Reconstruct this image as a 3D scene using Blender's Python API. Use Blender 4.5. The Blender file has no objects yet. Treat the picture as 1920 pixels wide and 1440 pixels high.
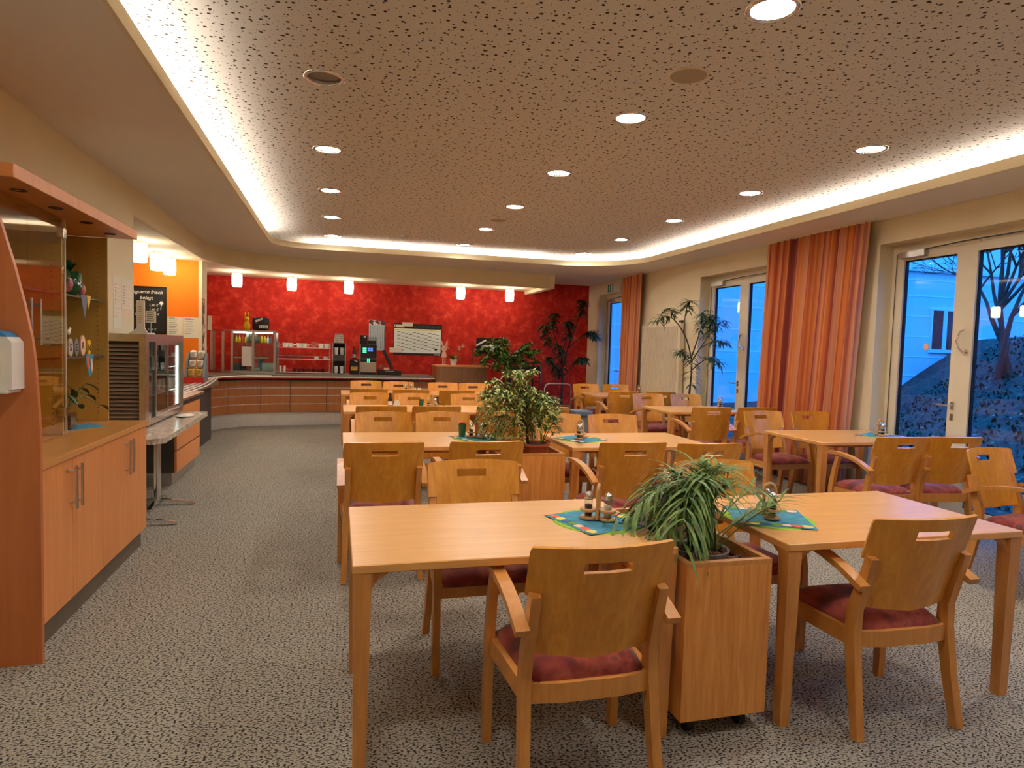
import bpy, bmesh, math, random
from mathutils import Vector, Matrix
random.seed(7)
PI = math.pi
sc = bpy.context.scene
COL = sc.collection

# ------------------------------------------------------------------ materials
def srgb(r, g, b):
    f = lambda c: (c/255/12.92 if c/255 <= .04045 else ((c/255+.055)/1.055)**2.4)
    return (f(r), f(g), f(b), 1)

def new_mat(name):
    m = bpy.data.materials.new(name); m.use_nodes = True
    nt = m.node_tree; nt.nodes.clear()
    out = nt.nodes.new('ShaderNodeOutputMaterial')
    p = nt.nodes.new('ShaderNodeBsdfPrincipled')
    nt.links.new(p.outputs[0], out.inputs[0])
    return m, nt, p, out

def N(nt, t, **kw):
    n = nt.nodes.new(t)
    for k, v in kw.items():
        if k.startswith('i_'): n.inputs[k[2:]].default_value = v
        else: setattr(n, k, v)
    return n

def ramp(nt, fac, stops, interp='LINEAR'):
    r = nt.nodes.new('ShaderNodeValToRGB'); r.color_ramp.interpolation = interp
    e = r.color_ramp.elements
    while len(e) < len(stops): e.new(.5)
    for i, (p, c) in enumerate(stops): e[i].position = p; e[i].color = c
    nt.links.new(fac, r.inputs[0]); return r

def coords(nt, kind='Object', scale=(1, 1, 1), rot=(0, 0, 0)):
    tc = N(nt, 'ShaderNodeTexCoord'); mp = N(nt, 'ShaderNodeMapping')
    mp.inputs['Scale'].default_value = scale; mp.inputs['Rotation'].default_value = rot
    nt.links.new(tc.outputs[kind], mp.inputs[0]); return mp.outputs[0]

def bump(nt, p, h, strength=.2, dist=.01):
    b = N(nt, 'ShaderNodeBump'); b.inputs['Strength'].default_value = strength; b.inputs['Distance'].default_value = dist
    nt.links.new(h, b.inputs['Height']); nt.links.new(b.outputs[0], p.inputs['Normal'])

def plain(name, col, rough=.5, metal=0., spec=.5, var=.06, vs=6, emis=None, es=0, coat=0, trans=0, ior=1.45, alpha=1):
    """flat colour with a faint procedural variation"""
    m, nt, p, out = new_mat(name)
    p.inputs['Roughness'].default_value = rough; p.inputs['Metallic'].default_value = metal
    p.inputs['Specular IOR Level'].default_value = spec; p.inputs['Coat Weight'].default_value = coat
    p.inputs['Transmission Weight'].default_value = trans; p.inputs['IOR'].default_value = ior
    if var:
        v = coords(nt)
        n = N(nt, 'ShaderNodeTexNoise', i_Scale=vs, i_Detail=3.0); nt.links.new(v, n.inputs['Vector'])
        d = tuple(c*(1-var) for c in col[:3])+(1,); u = tuple(min(1, c*(1+var)) for c in col[:3])+(1,)
        r = ramp(nt, n.outputs['Fac'], [(.3, d), (.7, u)]); nt.links.new(r.outputs[0], p.inputs['Base Color'])
    else: p.inputs['Base Color'].default_value = col
    if emis: p.inputs['Emission Color'].default_value = emis; p.inputs['Emission Strength'].default_value = es
    return m

def wood(name, c1, c2, axis='z', rough=.35, s=1.0, coat=.15, figure=0.):
    m, nt, p, out = new_mat(name)
    sc_ = {'x': (1.2, 16, 16), 'y': (16, 1.2, 16), 'z': (16, 16, 1.2)}[axis]
    v = coords(nt, 'Object', tuple(k*s for k in sc_))
    n = N(nt, 'ShaderNodeTexNoise', i_Scale=2.2, i_Detail=6.0, i_Roughness=.6, i_Distortion=.6+figure)
    nt.links.new(v, n.inputs['Vector'])
    v2 = coords(nt, 'Object', tuple(k*s*4 for k in sc_))
    n2 = N(nt, 'ShaderNodeTexNoise', i_Scale=3.0, i_Detail=2.0); nt.links.new(v2, n2.inputs['Vector'])
    mx = N(nt, 'ShaderNodeMath', operation='MULTIPLY_ADD'); mx.inputs[1].default_value = .3
    nt.links.new(n2.outputs['Fac'], mx.inputs[0]); nt.links.new(n.outputs['Fac'], mx.inputs[2])
    r = ramp(nt, mx.outputs[0], [(.45, c1), (.85, c2)])
    nt.links.new(r.outputs[0], p.inputs['Base Color'])
    p.inputs['Roughness'].default_value = rough; p.inputs['Coat Weight'].default_value = coat; p.inputs['Coat Roughness'].default_value = .3
    return m

def glow(name, col, st):
    m, nt, p, out = new_mat(name); nt.nodes.remove(p)
    e = N(nt, 'ShaderNodeEmission'); e.inputs[0].default_value = col; e.inputs[1].default_value = st
    nt.links.new(e.outputs[0], out.inputs[0]); return m

def pane_mat(name, tint=(1, 1, 1, 1), refl=1.0, base=.04):
    m, nt, p, out = new_mat(name); nt.nodes.remove(p)
    t = N(nt, 'ShaderNodeBsdfTransparent'); t.inputs[0].default_value = tint
    g = N(nt, 'ShaderNodeBsdfGlossy'); g.inputs['Roughness'].default_value = .0
    lw = N(nt, 'ShaderNodeLayerWeight', i_Blend=.5); pw = N(nt, 'ShaderNodeMath', operation='POWER'); pw.inputs[1].default_value = 4
    nt.links.new(lw.outputs['Facing'], pw.inputs[0])
    mm = N(nt, 'ShaderNodeMath', operation='MULTIPLY_ADD'); mm.inputs[1].default_value = refl*.9; mm.inputs[2].default_value = base
    nt.links.new(pw.outputs[0], mm.inputs[0])
    mx = N(nt, 'ShaderNodeMixShader'); nt.links.new(mm.outputs[0], mx.inputs[0])
    nt.links.new(t.outputs[0], mx.inputs[1]); nt.links.new(g.outputs[0], mx.inputs[2]); nt.links.new(mx.outputs[0], out.inputs[0])
    return m

M = {}
M['table_top'] = wood('beech_laminate', srgb(218, 154, 82), srgb(232, 172, 98), 'x', .34, 1.0, .25)
M['table_edge'] = wood('beech_solid', srgb(196, 128, 62), srgb(214, 150, 80), 'z', .4)
M['chair'] = wood('beech_frame', srgb(196, 128, 58), srgb(212, 148, 74), 'z', .36)
M['ply'] = wood('beech_ply', srgb(206, 130, 34), srgb(228, 160, 54), 'z', .34, .45, .2, .8)
M['planter'] = wood('planter_veneer', srgb(212, 130, 56), srgb(238, 166, 84), 'z', .38, .6, .2, 1.2)
M['cab'] = wood('cabinet_veneer', srgb(214, 132, 68), srgb(226, 148, 82), 'z', .4, .5, .1)
M['cab_dark'] = wood('side_panel_veneer', srgb(182, 102, 52), srgb(194, 114, 60), 'z', .42, .5, .1)
M['cab_in'] = wood('cabinet_inside', srgb(190, 148, 70), srgb(200, 160, 82), 'z', .45, .5, .1)  # olive tone of yellowish light on the wood, put into its colour
M['worktop'] = wood('worktop_veneer', srgb(204, 138, 66), srgb(216, 150, 78), 'y', .3, .6, .3)
M['counter_wood'] = wood('counter_veneer', srgb(158, 92, 44), srgb(178, 110, 58), 'z', .36, .7, .2)
M['tambour'] = wood('tambour_wood', srgb(124, 80, 42), srgb(150, 100, 56), 'z', .45, 1.5)
M['steel'] = plain('brushed_steel', (.62, .6, .56, 1), .28, 1.0, var=.08, vs=30)
M['alu'] = plain('satin_aluminium', (.85, .82, .76, 1), .35, .7, var=.05, vs=20)
M['chrome'] = plain('chrome', (.82, .82, .82, 1), .12, 1.0, var=0)
M['white_frame'] = plain('white_lacquer', srgb(228, 214, 186), .35, var=.02)
M['white'] = plain('white_plastic', srgb(232, 226, 216), .4, var=.02)
M['paper'] = plain('paper', srgb(236, 226, 205), .8, var=.03)
M['black'] = plain('black_plastic', srgb(22, 20, 20), .35, var=.1)
M['dark_grey'] = plain('dark_grey', srgb(66, 60, 54), .5, var=.1)
M['grey'] = plain('grey_plastic', srgb(118, 122, 126), .5, var=.08)
M['blue_grey'] = plain('blue_grey_plastic', srgb(92, 106, 122), .5, var=.08)
M['wall'] = plain('cream_paint', srgb(234, 219, 184), .85, spec=.2, var=.02, vs=3)
M['soffit'] = plain('soffit_paint', srgb(236, 232, 226), .9, spec=.2, var=.015, vs=2)
M['orange'] = plain('orange_paint', srgb(252, 130, 30), .75, spec=.25, var=.03, vs=2)
M['ceramic'] = plain('white_ceramic', srgb(238, 234, 224), .2, var=.01)
M['red_cup'] = plain('dark_red_glaze', srgb(96, 26, 24), .25, var=.1)
M['stone'] = plain('grey_stone', srgb(118, 112, 98), .35, var=.25, vs=40)
M['lamp_off'] = plain('lamp_off_mesh', srgb(150, 138, 124), .35, .6, var=.2, vs=120)
M['glass'] = pane_mat('clear_pane', (.93, .97, .97, 1), .9, .03)
M['glass_win'] = pane_mat('window_pane', (.96, .98, 1, 1), 1.0, .03)
M['glass_tint'] = pane_mat('display_glass', (.8, .9, .88, 1), 1.2, .05)
M['glass_cab'] = pane_mat('cabinet_glass', (.96, .94, .82, 1), .8, .025)
M['down'] = glow('downlight_glow', (1, .95, .86, 1), 94)
M['cove'] = glow('cove_glow', (1, .89, .74, 1), 105)
M['pend'] = glow('pendant_glow', (1, .9, .72, 1), 13)
M['case_light'] = glow('case_tube_glow', (1, .97, .9, 1), 6)
M['screen_green'] = glow('screen_green', (.1, .75, .45, 1), .8)
M['screen_blue'] = glow('screen_blue', (.1, .22, .95, 1), .9)
M['yellow'] = plain('yellow_glaze', srgb(240, 190, 20), .35, var=.04)
M['pink'] = plain('pink_paint', srgb(240, 190, 160), .5, var=.04)
M['terracotta'] = plain('terracotta', srgb(172, 86, 52), .7, var=.1)
M['soil'] = plain('soil', srgb(58, 40, 28), .95, var=.4, vs=60)
M['pellets'] = plain('clay_pellets', srgb(116, 76, 58), .85, var=.35, vs=25)
M['bark'] = plain('bark', srgb(70, 52, 40), .9, var=.3, vs=30)
M['rubber'] = plain('rubber', srgb(18, 18, 18), .7, var=0)
M['chalk'] = plain('chalk', srgb(235, 232, 222), .9, var=.02)
M['ink'] = plain('ink', srgb(30, 30, 34), .8, var=0)
M['board'] = plain('blackboard', srgb(30, 26, 24), .6, var=.15)
M['mat_green'] = plain('green_felt', srgb(150, 190, 60), .9, var=.08, vs=60)
M['napkin_blue'] = plain('blue_napkin', srgb(70, 140, 165), .9, var=.25, vs=25)
M['blue_paper'] = plain('blue_paper', srgb(60, 130, 180), .8, var=.2, vs=20)
M['caddy'] = wood('caddy_beech', srgb(196, 140, 84), srgb(212, 158, 100), 'x', .4, 3)
M['salt'] = plain('salt', srgb(240, 238, 230), .6, var=0)
M['shaker'] = pane_mat('shaker_glass', (.9, .92, .9, 1), 1.5, .08)
M['bottle_green'] = plain('bottle_glass', srgb(40, 52, 24), .08, var=.1)
M['cello_green'] = plain('green_cellophane', srgb(24, 70, 34), .15, var=.6, vs=14)
M['cello_pink'] = plain('patterned_cellophane', srgb(190, 110, 110), .2, var=.5, vs=45)
M['foil'] = plain('foil_bag', srgb(214, 206, 190), .3, .3, var=.3, vs=18)
M['foil_gold'] = plain('gold_foil_bag', srgb(212, 168, 84), .3, .3, var=.3, vs=18)
M['red_card'] = plain('red_card', srgb(220, 50, 34), .6, var=.1)
M['green_glass'] = plain('green_glass', srgb(50, 110, 80), .15, var=.15)
M['orange_flower'] = plain('orange_petal', srgb(226, 96, 34), .7, var=.2)
M['facade'] = plain('facade_plaster', srgb(226, 228, 232), .9, var=.05, vs=1)
M['facade_frame'] = plain('facade_frame', srgb(238, 238, 240), .6, var=.02)
M['win_dark'] = plain('dark_window', srgb(44, 40, 46), .2, var=.2, vs=2)
M['red_curtain'] = plain('far_red_curtain', srgb(150, 60, 52), .9, var=.2)
M['facade_groove'] = plain('facade_groove', srgb(250, 250, 252), .9, var=.02)
M['photo'] = None

def leafmat(name, stops, scale=30, rough=.45):
    m, nt, p, out = new_mat(name)
    v = coords(nt); n = N(nt, 'ShaderNodeTexNoise', i_Scale=scale, i_Detail=2.0); nt.links.new(v, n.inputs['Vector'])
    r = ramp(nt, n.outputs['Fac'], stops); nt.links.new(r.outputs[0], p.inputs['Base Color'])
    p.inputs['Roughness'].default_value = rough; return m
M['palm_leaf'] = leafmat('palm_leaf', [(.35, srgb(56, 88, 28)), (.65, srgb(118, 148, 58))], 18)
M['fig_leaf'] = leafmat('variegated_leaf', [(.36, srgb(70, 106, 30)), (.52, srgb(150, 166, 70)), (.66, srgb(222, 214, 138))], 26)
M['dark_leaf'] = leafmat('dark_leaf', [(.35, srgb(28, 52, 26)), (.65, srgb(62, 92, 44))], 14)
M['green_leaf'] = leafmat('mid_green_leaf', [(.35, srgb(50, 92, 28)), (.65, srgb(120, 150, 60))], 14)
M['grass'] = leafmat('bank_ground_cover', [(.36, srgb(14, 16, 14)), (.5, srgb(36, 50, 30)), (.6, srgb(54, 44, 38)), (.68, srgb(70, 84, 56)), (.76, srgb(150, 156, 140))], 7.0, .95)

def mk_photo():
    m, nt, p, out = new_mat('photo_strip'); v = coords(nt)
    vo = N(nt, 'ShaderNodeTexVoronoi', i_Scale=14.0); nt.links.new(v, vo.inputs['Vector'])
    r = ramp(nt, vo.outputs['Color'], [(.2, srgb(90, 60, 70)), (.4, srgb(226, 200, 190)), (.6, srgb(150, 80, 80)), (.8, srgb(236, 226, 214))], 'CONSTANT')
    nt.links.new(r.outputs[0], p.inputs['Base Color']); p.inputs['Roughness'].default_value = .5; return m
M['photo'] = mk_photo()

def mk_carpet():
    m, nt, p, out = new_mat('speckled_carpet')
    v = coords(nt, 'Object', (84, 125, 84))
    n = N(nt, 'ShaderNodeTexNoise', i_Scale=1.0, i_Detail=1.0, i_Roughness=.5, i_Distortion=0.); nt.links.new(v, n.inputs['Vector'])
    r = ramp(nt, n.outputs['Fac'], [(.40, srgb(50, 46, 42)), (.48, srgb(164, 155, 142)), (.8, srgb(182, 173, 160))])
    v2 = coords(nt, 'Object', (1, 1, 1)); n2 = N(nt, 'ShaderNodeTexNoise', i_Scale=.7, i_Detail=3.0); nt.links.new(v2, n2.inputs['Vector'])
    r2 = ramp(nt, n2.outputs['Fac'], [(.3, (.9, .9, .88, 1)), (.7, (1, 1, 1, 1))])
    mx = N(nt, 'ShaderNodeMix', data_type='RGBA', blend_type='MULTIPLY'); mx.inputs[0].default_value = 1
    nt.links.new(r.outputs[0], mx.inputs[6]); nt.links.new(r2.outputs[0], mx.inputs[7])
    nt.links.new(mx.outputs[2], p.inputs['Base Color']); p.inputs['Roughness'].default_value = .95; p.inputs['Specular IOR Level'].default_value = .15
    bump(nt, p, n.outputs['Fac'], .15, .004); return m
M['carpet'] = mk_carpet()

def mk_perf():
    m, nt, p, out = new_mat('perforated_ceiling_board'); v = coords(nt, 'Object', (1, 1, 0))
    fac = None
    for s, rad in ((11.0, .10), (15.3, .085), (23.0, .06)):
        vo = N(nt, 'ShaderNodeTexVoronoi', voronoi_dimensions='2D', i_Scale=s, i_Randomness=.9); nt.links.new(v, vo.inputs['Vector'])
        lt = N(nt, 'ShaderNodeMath', operation='LESS_THAN'); lt.inputs[1].default_value = rad; nt.links.new(vo.outputs['Distance'], lt.inputs[0])
        if fac is None: fac = lt.outputs[0]
        else:
            mx = N(nt, 'ShaderNodeMath', operation='MAXIMUM'); nt.links.new(fac, mx.inputs[0]); nt.links.new(lt.outputs[0], mx.inputs[1]); fac = mx.outputs[0]
    r = ramp(nt, fac, [(.4, srgb(226, 222, 218)), (.6, srgb(74, 58, 48))]); nt.links.new(r.outputs[0], p.inputs['Base Color'])
    p.inputs['Roughness'].default_value = .9; p.inputs['Specular IOR Level'].default_value = .2; return m
M['perf'] = mk_perf()

def mk_redwall():
    m, nt, p, out = new_mat('sponged_red_paint'); v = coords(nt)
    n = N(nt, 'ShaderNodeTexNoise', i_Scale=5.5, i_Detail=10.0, i_Roughness=.7, i_Distortion=.25); nt.links.new(v, n.inputs['Vector'])
    r = ramp(nt, n.outputs['Fac'], [(.34, srgb(170, 28, 22)), (.52, srgb(200, 44, 30)), (.62, srgb(220, 72, 48)), (.76, srgb(236, 140, 96))])
    nt.links.new(r.outputs[0], p.inputs['Base Color']); p.inputs['Roughness'].default_value = .7; p.inputs['Specular IOR Level'].default_value = .25; return m
M['red'] = mk_redwall()

def mk_seat():
    m, nt, p, out = new_mat('mottled_red_upholstery'); v = coords(nt)
    n = N(nt, 'ShaderNodeTexNoise', i_Scale=8.0, i_Detail=5.0, i_Distortion=.6); nt.links.new(v, n.inputs['Vector'])
    r = ramp(nt, n.outputs['Fac'], [(.32, srgb(92, 34, 34)), (.47, srgb(138, 46, 40)), (.58, srgb(170, 78, 60)), (.66, srgb(120, 56, 52)), (.74, srgb(112, 86, 82))])
    nt.links.new(r.outputs[0], p.inputs['Base Color']); p.inputs['Roughness'].default_value = .85; p.inputs['Sheen Weight'].default_value = .2; return m
M['seat'] = mk_seat()

def mk_curtain():
    m, nt, p, out = new_mat('striped_curtain_fabric')
    tc = N(nt, 'ShaderNodeTexCoord'); sx = N(nt, 'ShaderNodeSeparateXYZ'); nt.links.new(tc.outputs['UV'], sx.inputs[0])
    n = N(nt, 'ShaderNodeTexNoise', noise_dimensions='1D', i_Scale=8.0, i_Detail=3.0); nt.links.new(sx.outputs[0], n.inputs['W'])
    r = ramp(nt, n.outputs['Fac'], [(.3, srgb(138, 54, 44)), (.42, srgb(190, 88, 60)), (.5, srgb(228, 146, 72)), (.57, srgb(226, 164, 126)), (.66, srgb(166, 80, 74))])
    nt.links.new(r.outputs[0], p.inputs['Base Color']); p.inputs['Roughness'].default_value = .85; p.inputs['Sheen Weight'].default_value = .2; return m
M['curtain'] = mk_curtain()

def mk_marble():
    m, nt, p, out = new_mat('marbled_laminate'); v = coords(nt)
    n = N(nt, 'ShaderNodeTexNoise', i_Scale=5.0, i_Detail=6.0, i_Distortion=2.5); nt.links.new(v, n.inputs['Vector'])
    r = ramp(nt, n.outputs['Fac'], [(.38, srgb(220, 206, 184)), (.48, srgb(150, 136, 120)), (.54, srgb(216, 200, 178)), (.68, srgb(176, 160, 140))])
    nt.links.new(r.outputs[0], p.inputs['Base Color']); p.inputs['Roughness'].default_value = .25; return m
M['marble'] = mk_marble()

# ------------------------------------------------------------------ mesh helpers
class MB:
    def __init__(self): self.bm = bmesh.new()
    def face(self, pts):
        try: return self.bm.faces.new([self.bm.verts.new(p) for p in pts])
        except ValueError: return None
    def box(self, x0, x1, y0, y1, z0, z1, mtx=None):
        r = bmesh.ops.create_cube(self.bm, size=1)
        for v in r['verts']:
            v.co = Vector((x0+(v.co.x+.5)*(x1-x0), y0+(v.co.y+.5)*(y1-y0), z0+(v.co.z+.5)*(z1-z0)))
            if mtx: v.co = mtx @ v.co
        return self
    def bev(self, w=.004, seg=2):
        es = [e for e in self.bm.edges if len(e.link_faces) == 2 and e.calc_face_angle(0) > .6]
        bmesh.ops.bevel(self.bm, geom=es, offset=w, segments=seg, affect='EDGES', profile=.6, clamp_overlap=True); return self
    def tube(self, pts, r, seg=8, cap=True):
        pts = [Vector(p) for p in pts]; n = len(pts)
        rs = r if isinstance(r, (list, tuple)) else [r]*n
        rings = []; up = None
        for i, p in enumerate(pts):
            t = (pts[min(i+1, n-1)]-pts[max(i-1, 0)]).normalized()
            if up is None: up = t.orthogonal().normalized()
            up = (up-t*up.dot(t))
            up = up.normalized() if up.length > 1e-6 else t.orthogonal().normalized()
            s = t.cross(up)
            rings.append([self.bm.verts.new(p+(up*math.cos(2*PI*k/seg)+s*math.sin(2*PI*k/seg))*rs[i]) for k in range(seg)])
        for a, b in zip(rings, rings[1:]):
            for k in range(seg): self.bm.faces.new((a[k], a[(k+1) % seg], b[(k+1) % seg], b[k]))
        if cap and seg > 2:
            self.bm.faces.new(rings[0][::-1]); self.bm.faces.new(rings[-1])
        return self
    def rectbar(self, pts, w, t, side=(1, 0, 0)):
        """bar of rectangular section: w along side, t across; w, t may be lists"""
        pts = [Vector(p) for p in pts]; n = len(pts); sd = Vector(side).normalized(); rings = []
        W = w if isinstance(w, (list, tuple)) else [w]*n; T = t if isinstance(t, (list, tuple)) else [t]*n
        for i, p in enumerate(pts):
            tg = (pts[min(i+1, n-1)]-pts[max(i-1, 0)]).normalized(); s2 = (sd-tg*sd.dot(tg)).normalized(); nn = tg.cross(s2)
            rings.append([self.bm.verts.new(p+s2*(a*W[i]/2)+nn*(b*T[i]/2)) for a, b in ((1, 1), (-1, 1), (-1, -1), (1, -1))])
        for a, b in zip(rings, rings[1:]):
            for k in range(4): self.bm.faces.new((a[k], a[(k+1) % 4], b[(k+1) % 4], b[k]))
        self.bm.faces.new(rings[0][::-1]); self.bm.faces.new(rings[-1]); return self
    def lathe(self, prof, c=(0, 0, 0), seg=20, axis='z', sx=1, sy=1, cap=True):
        c = Vector(c); rings = []
        for r, z in prof:
            ring = []
            for k in range(seg):
                a = 2*PI*k/seg; q = (r*math.cos(a)*sx, r*math.sin(a)*sy, z)
                if axis == 'x': q = (q[2], q[0], q[1])
                if axis == 'y': q = (q[0], q[2], q[1])
                ring.append(self.bm.verts.new(c+Vector(q)))
            rings.append(ring)
        for a, b in zip(rings, rings[1:]):
            for k in range(seg): self.bm.faces.new((a[k], a[(k+1) % seg], b[(k+1) % seg], b[k]))
        if len(prof) == 2 and prof[0][0] < 1e-4: cap = False
        if cap and prof[0][0] > 1e-4: self.bm.faces.new(rings[0][::-1])
        if cap and prof[-1][0] > 1e-4: self.bm.faces.new(rings[-1])
        return self
    def prism(self, poly, axis, lo, hi):
        """extrude a 2D polygon; axis x: (y,z), y: (x,z), z: (x,y)"""
        f = {'x': lambda a, b, t: (t, a, b), 'y': lambda a, b, t: (a, t, b), 'z': lambda a, b, t: (a, b, t)}[axis]
        A = [self.bm.verts.new(f(a, b, lo)) for a, b in poly]; B = [self.bm.verts.new(f(a, b, hi)) for a, b in poly]; n = len(poly)
        self.bm.faces.new(A); self.bm.faces.new(B[::-1])
        for i in range(n): self.bm.faces.new((A[i], B[i], B[(i+1) % n], A[(i+1) % n]))
        return self
    def sweep(self, path, prof, cap=True):
        """sweep profile (d,z) along a plan path; d is measured to the right of travel"""
        n = len(path); rings = []
        for i, (x, y) in enumerate(path):
            a = Vector(path[max(i-1, 0)]); b = Vector(path[min(i+1, n-1)]); t = (b-a).normalized(); nr = Vector((t.y, -t.x))
            rings.append([self.bm.verts.new((x+nr.x*d, y+nr.y*d, z)) for d, z in prof])
        m = len(prof)
        for a, b in zip(rings, rings[1:]):
            for k in range(m): self.bm.faces.new((a[k], b[k], b[(k+1) % m], a[(k+1) % m]))
        if cap: self.bm.faces.new(rings[0]); self.bm.faces.new(rings[-1][::-1])
        return self
    def leaf(self, base, d, L, w, droop=.3, up=(0, 0, 1), seg=4, shape=None):
        base = Vector(base); d = Vector(d).normalized(); up = Vector(up)
        s = d.cross(up); s = s.normalized() if s.length > 1e-4 else Vector((1, 0, 0)); p = base.copy(); prev = None
        for i in range(seg+1):
            t = i/seg; ww = (shape(t) if shape else math.sin(PI*min(1, .08+.92*t)**.8))*w*.5
            nrm = s.cross(d).normalized()
            cur = [self.bm.verts.new(p-s*ww+nrm*ww*.25), self.bm.verts.new(p), self.bm.verts.new(p+s*ww+nrm*ww*.25)]
            if prev:
                self.bm.faces.new((prev[0], prev[1], cur[1], cur[0])); self.bm.faces.new((prev[1], prev[2], cur[2], cur[1]))
            prev = cur; p = p+d*(L/seg); d = (d-Vector((0, 0, droop/seg))).normalized()
        return self
    def ball(self, c, r, sub=2, s=(1, 1, 1)):
        q = bmesh.ops.create_icosphere(self.bm, subdivisions=sub, radius=1)
        for v in q['verts']: v.co = Vector(c)+Vector((v.co.x*r*s[0], v.co.y*r*s[1], v.co.z*r*s[2]))
        return self
    def build(self, name, m, parent=None, smooth=False, nrm=True):
        if nrm: bmesh.ops.recalc_face_normals(self.bm, faces=self.bm.faces)
        off = Vector((0, 0, 0)); q = parent
        while q: off += q.location; q = q.parent
        me = bpy.data.meshes.new(name)
        if off.length: bmesh.ops.translate(self.bm, verts=self.bm.verts, vec=-off)
        self.bm.to_mesh(me); self.bm.free()
        if smooth:
            me.polygons.foreach_set('use_smooth', [True]*len(me.polygons))
            if smooth == 'auto':
                me.set_sharp_from_angle(angle=.7)
        me.materials.append(m)
        o = bpy.data.objects.new(name, me); COL.objects.link(o)
        if parent: o.parent = parent
        return o

def tag(o, label, cat, group=None, kind=None):
    o['label'] = label; o['category'] = cat
    if group: o['group'] = group
    if kind: o['kind'] = kind
    return o
def thing(name, label, cat, loc=(0, 0, 0), group=None):
    o = bpy.data.objects.new(name, None); COL.objects.link(o); o.location = loc; o.empty_display_size = .1
    return tag(o, label, cat, group)
def struct(o): o['kind'] = 'structure'; return o
def B(*a): return MB().box(*a)
def dup(o, label, loc, rz=0., group=None):
    def rec(s, par):
        c = s.copy(); COL.objects.link(c)
        if par: c.parent = par
        for ch in s.children: rec(ch, c)
        return c
    r = rec(o, None); r.location = loc; r.rotation_euler = (0, 0, rz); r['label'] = label
    if group: r['group'] = group
    return r
def text(name, body, size, mtx, m, parent=None, ext=.0008, shear=0., align='CENTER'):
    cu = bpy.data.curves.new(name, 'FONT'); cu.body = body; cu.size = size; cu.extrude = ext; cu.shear = shear; cu.align_x = align
    cu.materials.append(m); tmp = bpy.data.objects.new('tmp', cu); COL.objects.link(tmp); bpy.context.view_layer.update()
    me = bpy.data.meshes.new_from_object(tmp.evaluated_get(bpy.context.evaluated_depsgraph_get())); bpy.data.objects.remove(tmp); me.name = name
    if not me.materials: me.materials.append(m)
    o = bpy.data.objects.new(name, me); COL.objects.link(o)
    off = Vector((0, 0, 0)); q = parent
    while q: off += q.location; q = q.parent
    o.matrix_world = Matrix.Translation(-off) @ mtx
    if parent: o.parent = parent
    return o
def face_front(x, y, z): return Matrix.Translation((x, y, z)) @ Matrix.Rotation(PI/2, 4, 'X')           # readable from -Y
def face_right(x, y, z): return Matrix.Translation((x, y, z)) @ Matrix.Rotation(PI/2, 4, 'Z') @ Matrix.Rotation(PI/2, 4, 'X')  # readable from +X
def catmull(P, k=6):
    out = []
    for i in range(len(P)-1):
        p0 = P[max(i-1, 0)]; p1 = P[i]; p2 = P[i+1]; p3 = P[min(i+2, len(P)-1)]
        for j in range(k):
            t = j/k
            out.append(tuple(.5*((2*b)+(-a+c)*t+(2*a-5*b+4*c-d)*t*t+(-a+3*b-3*c+d)*t**3) for a, b, c, d in zip(p0, p1, p2, p3)))
    out.append(tuple(P[-1])); return out

# ------------------------------------------------------------------ room shell
XR, YB, XL, ZS, ZC, YF = 5.3, 13.45, -1.88, 2.875, 3.02, -3.2
struct(B(-4.6, XR+.3, YF-.1, YB+.1, -.1, 0).build('floor', M['carpet']))

def arc(cx, cy, r, a0, a1, n=10): return [(cx+r*math.cos(math.radians(a0+(a1-a0)*i/n)), cy+r*math.sin(math.radians(a0+(a1-a0)*i/n))) for i in range(n+1)]
def cove_loop(d):   # rounded rectangle of the recess, grown by d
    x0, x1, y0, y1 = -.95-d, 4.66+d, YF+.5-d, 10.36+d
    return [(x0, y0), (x1, y0)]+arc(x1-1.15-d*.0, y1-1.15, 1.15, 0, 90)+arc(x0+.5, y1-.5, .5, 90, 180)
def fill(name, loops, z, m, thick=.02):
    bm = bmesh.new()
    for lp in loops:
        vs = [bm.verts.new((x, y, z)) for x, y in lp]
        for i in range(len(vs)): bm.edges.new((vs[i], vs[(i+1) % len(vs)]))
    bmesh.ops.triangle_fill(bm, use_beauty=True, use_dissolve=False, edges=bm.edges[:])
    bmesh.ops.recalc_face_normals(bm, faces=bm.faces)
    if bm.faces and sum(f.normal.z for f in bm.faces) > 0: bmesh.ops.reverse_faces(bm, faces=bm.faces)
    g = bmesh.ops.extrude_face_region(bm, geom=bm.faces[:])
    bmesh.ops.translate(bm, verts=[v for v in g['geom'] if isinstance(v, bmesh.types.BMVert)], vec=(0, 0, thick))
    mb = MB(); mb.bm.free(); mb.bm = bm; return mb.build(name, m)
DL = [(x, 2.6+1.46*k) for x in (-.10, 1.85, 3.78) for k in range(-1, 6)]
SPK = [(1.86, 3.34), (1.86, 7.78)]
circ = lambda x, y, r: [(x+r*math.cos(2*PI*k/20), y+r*math.sin(2*PI*k/20)) for k in range(20)]
struct(fill('ceiling', [cove_loop(.42)]+[circ(x, y, .1) for x, y in DL], ZC, M['perf']))
struct(fill('ceiling_soffit', [[(-4.6, YF), (XR+.05, YF), (XR+.05, YB+.05), (-4.6, YB+.05)], cove_loop(.019)], ZS, M['soffit'], .025))
cl = cove_loop(0); cl.append(cl[0])
mb = MB()
L = cove_loop(0); n = len(L)
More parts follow.
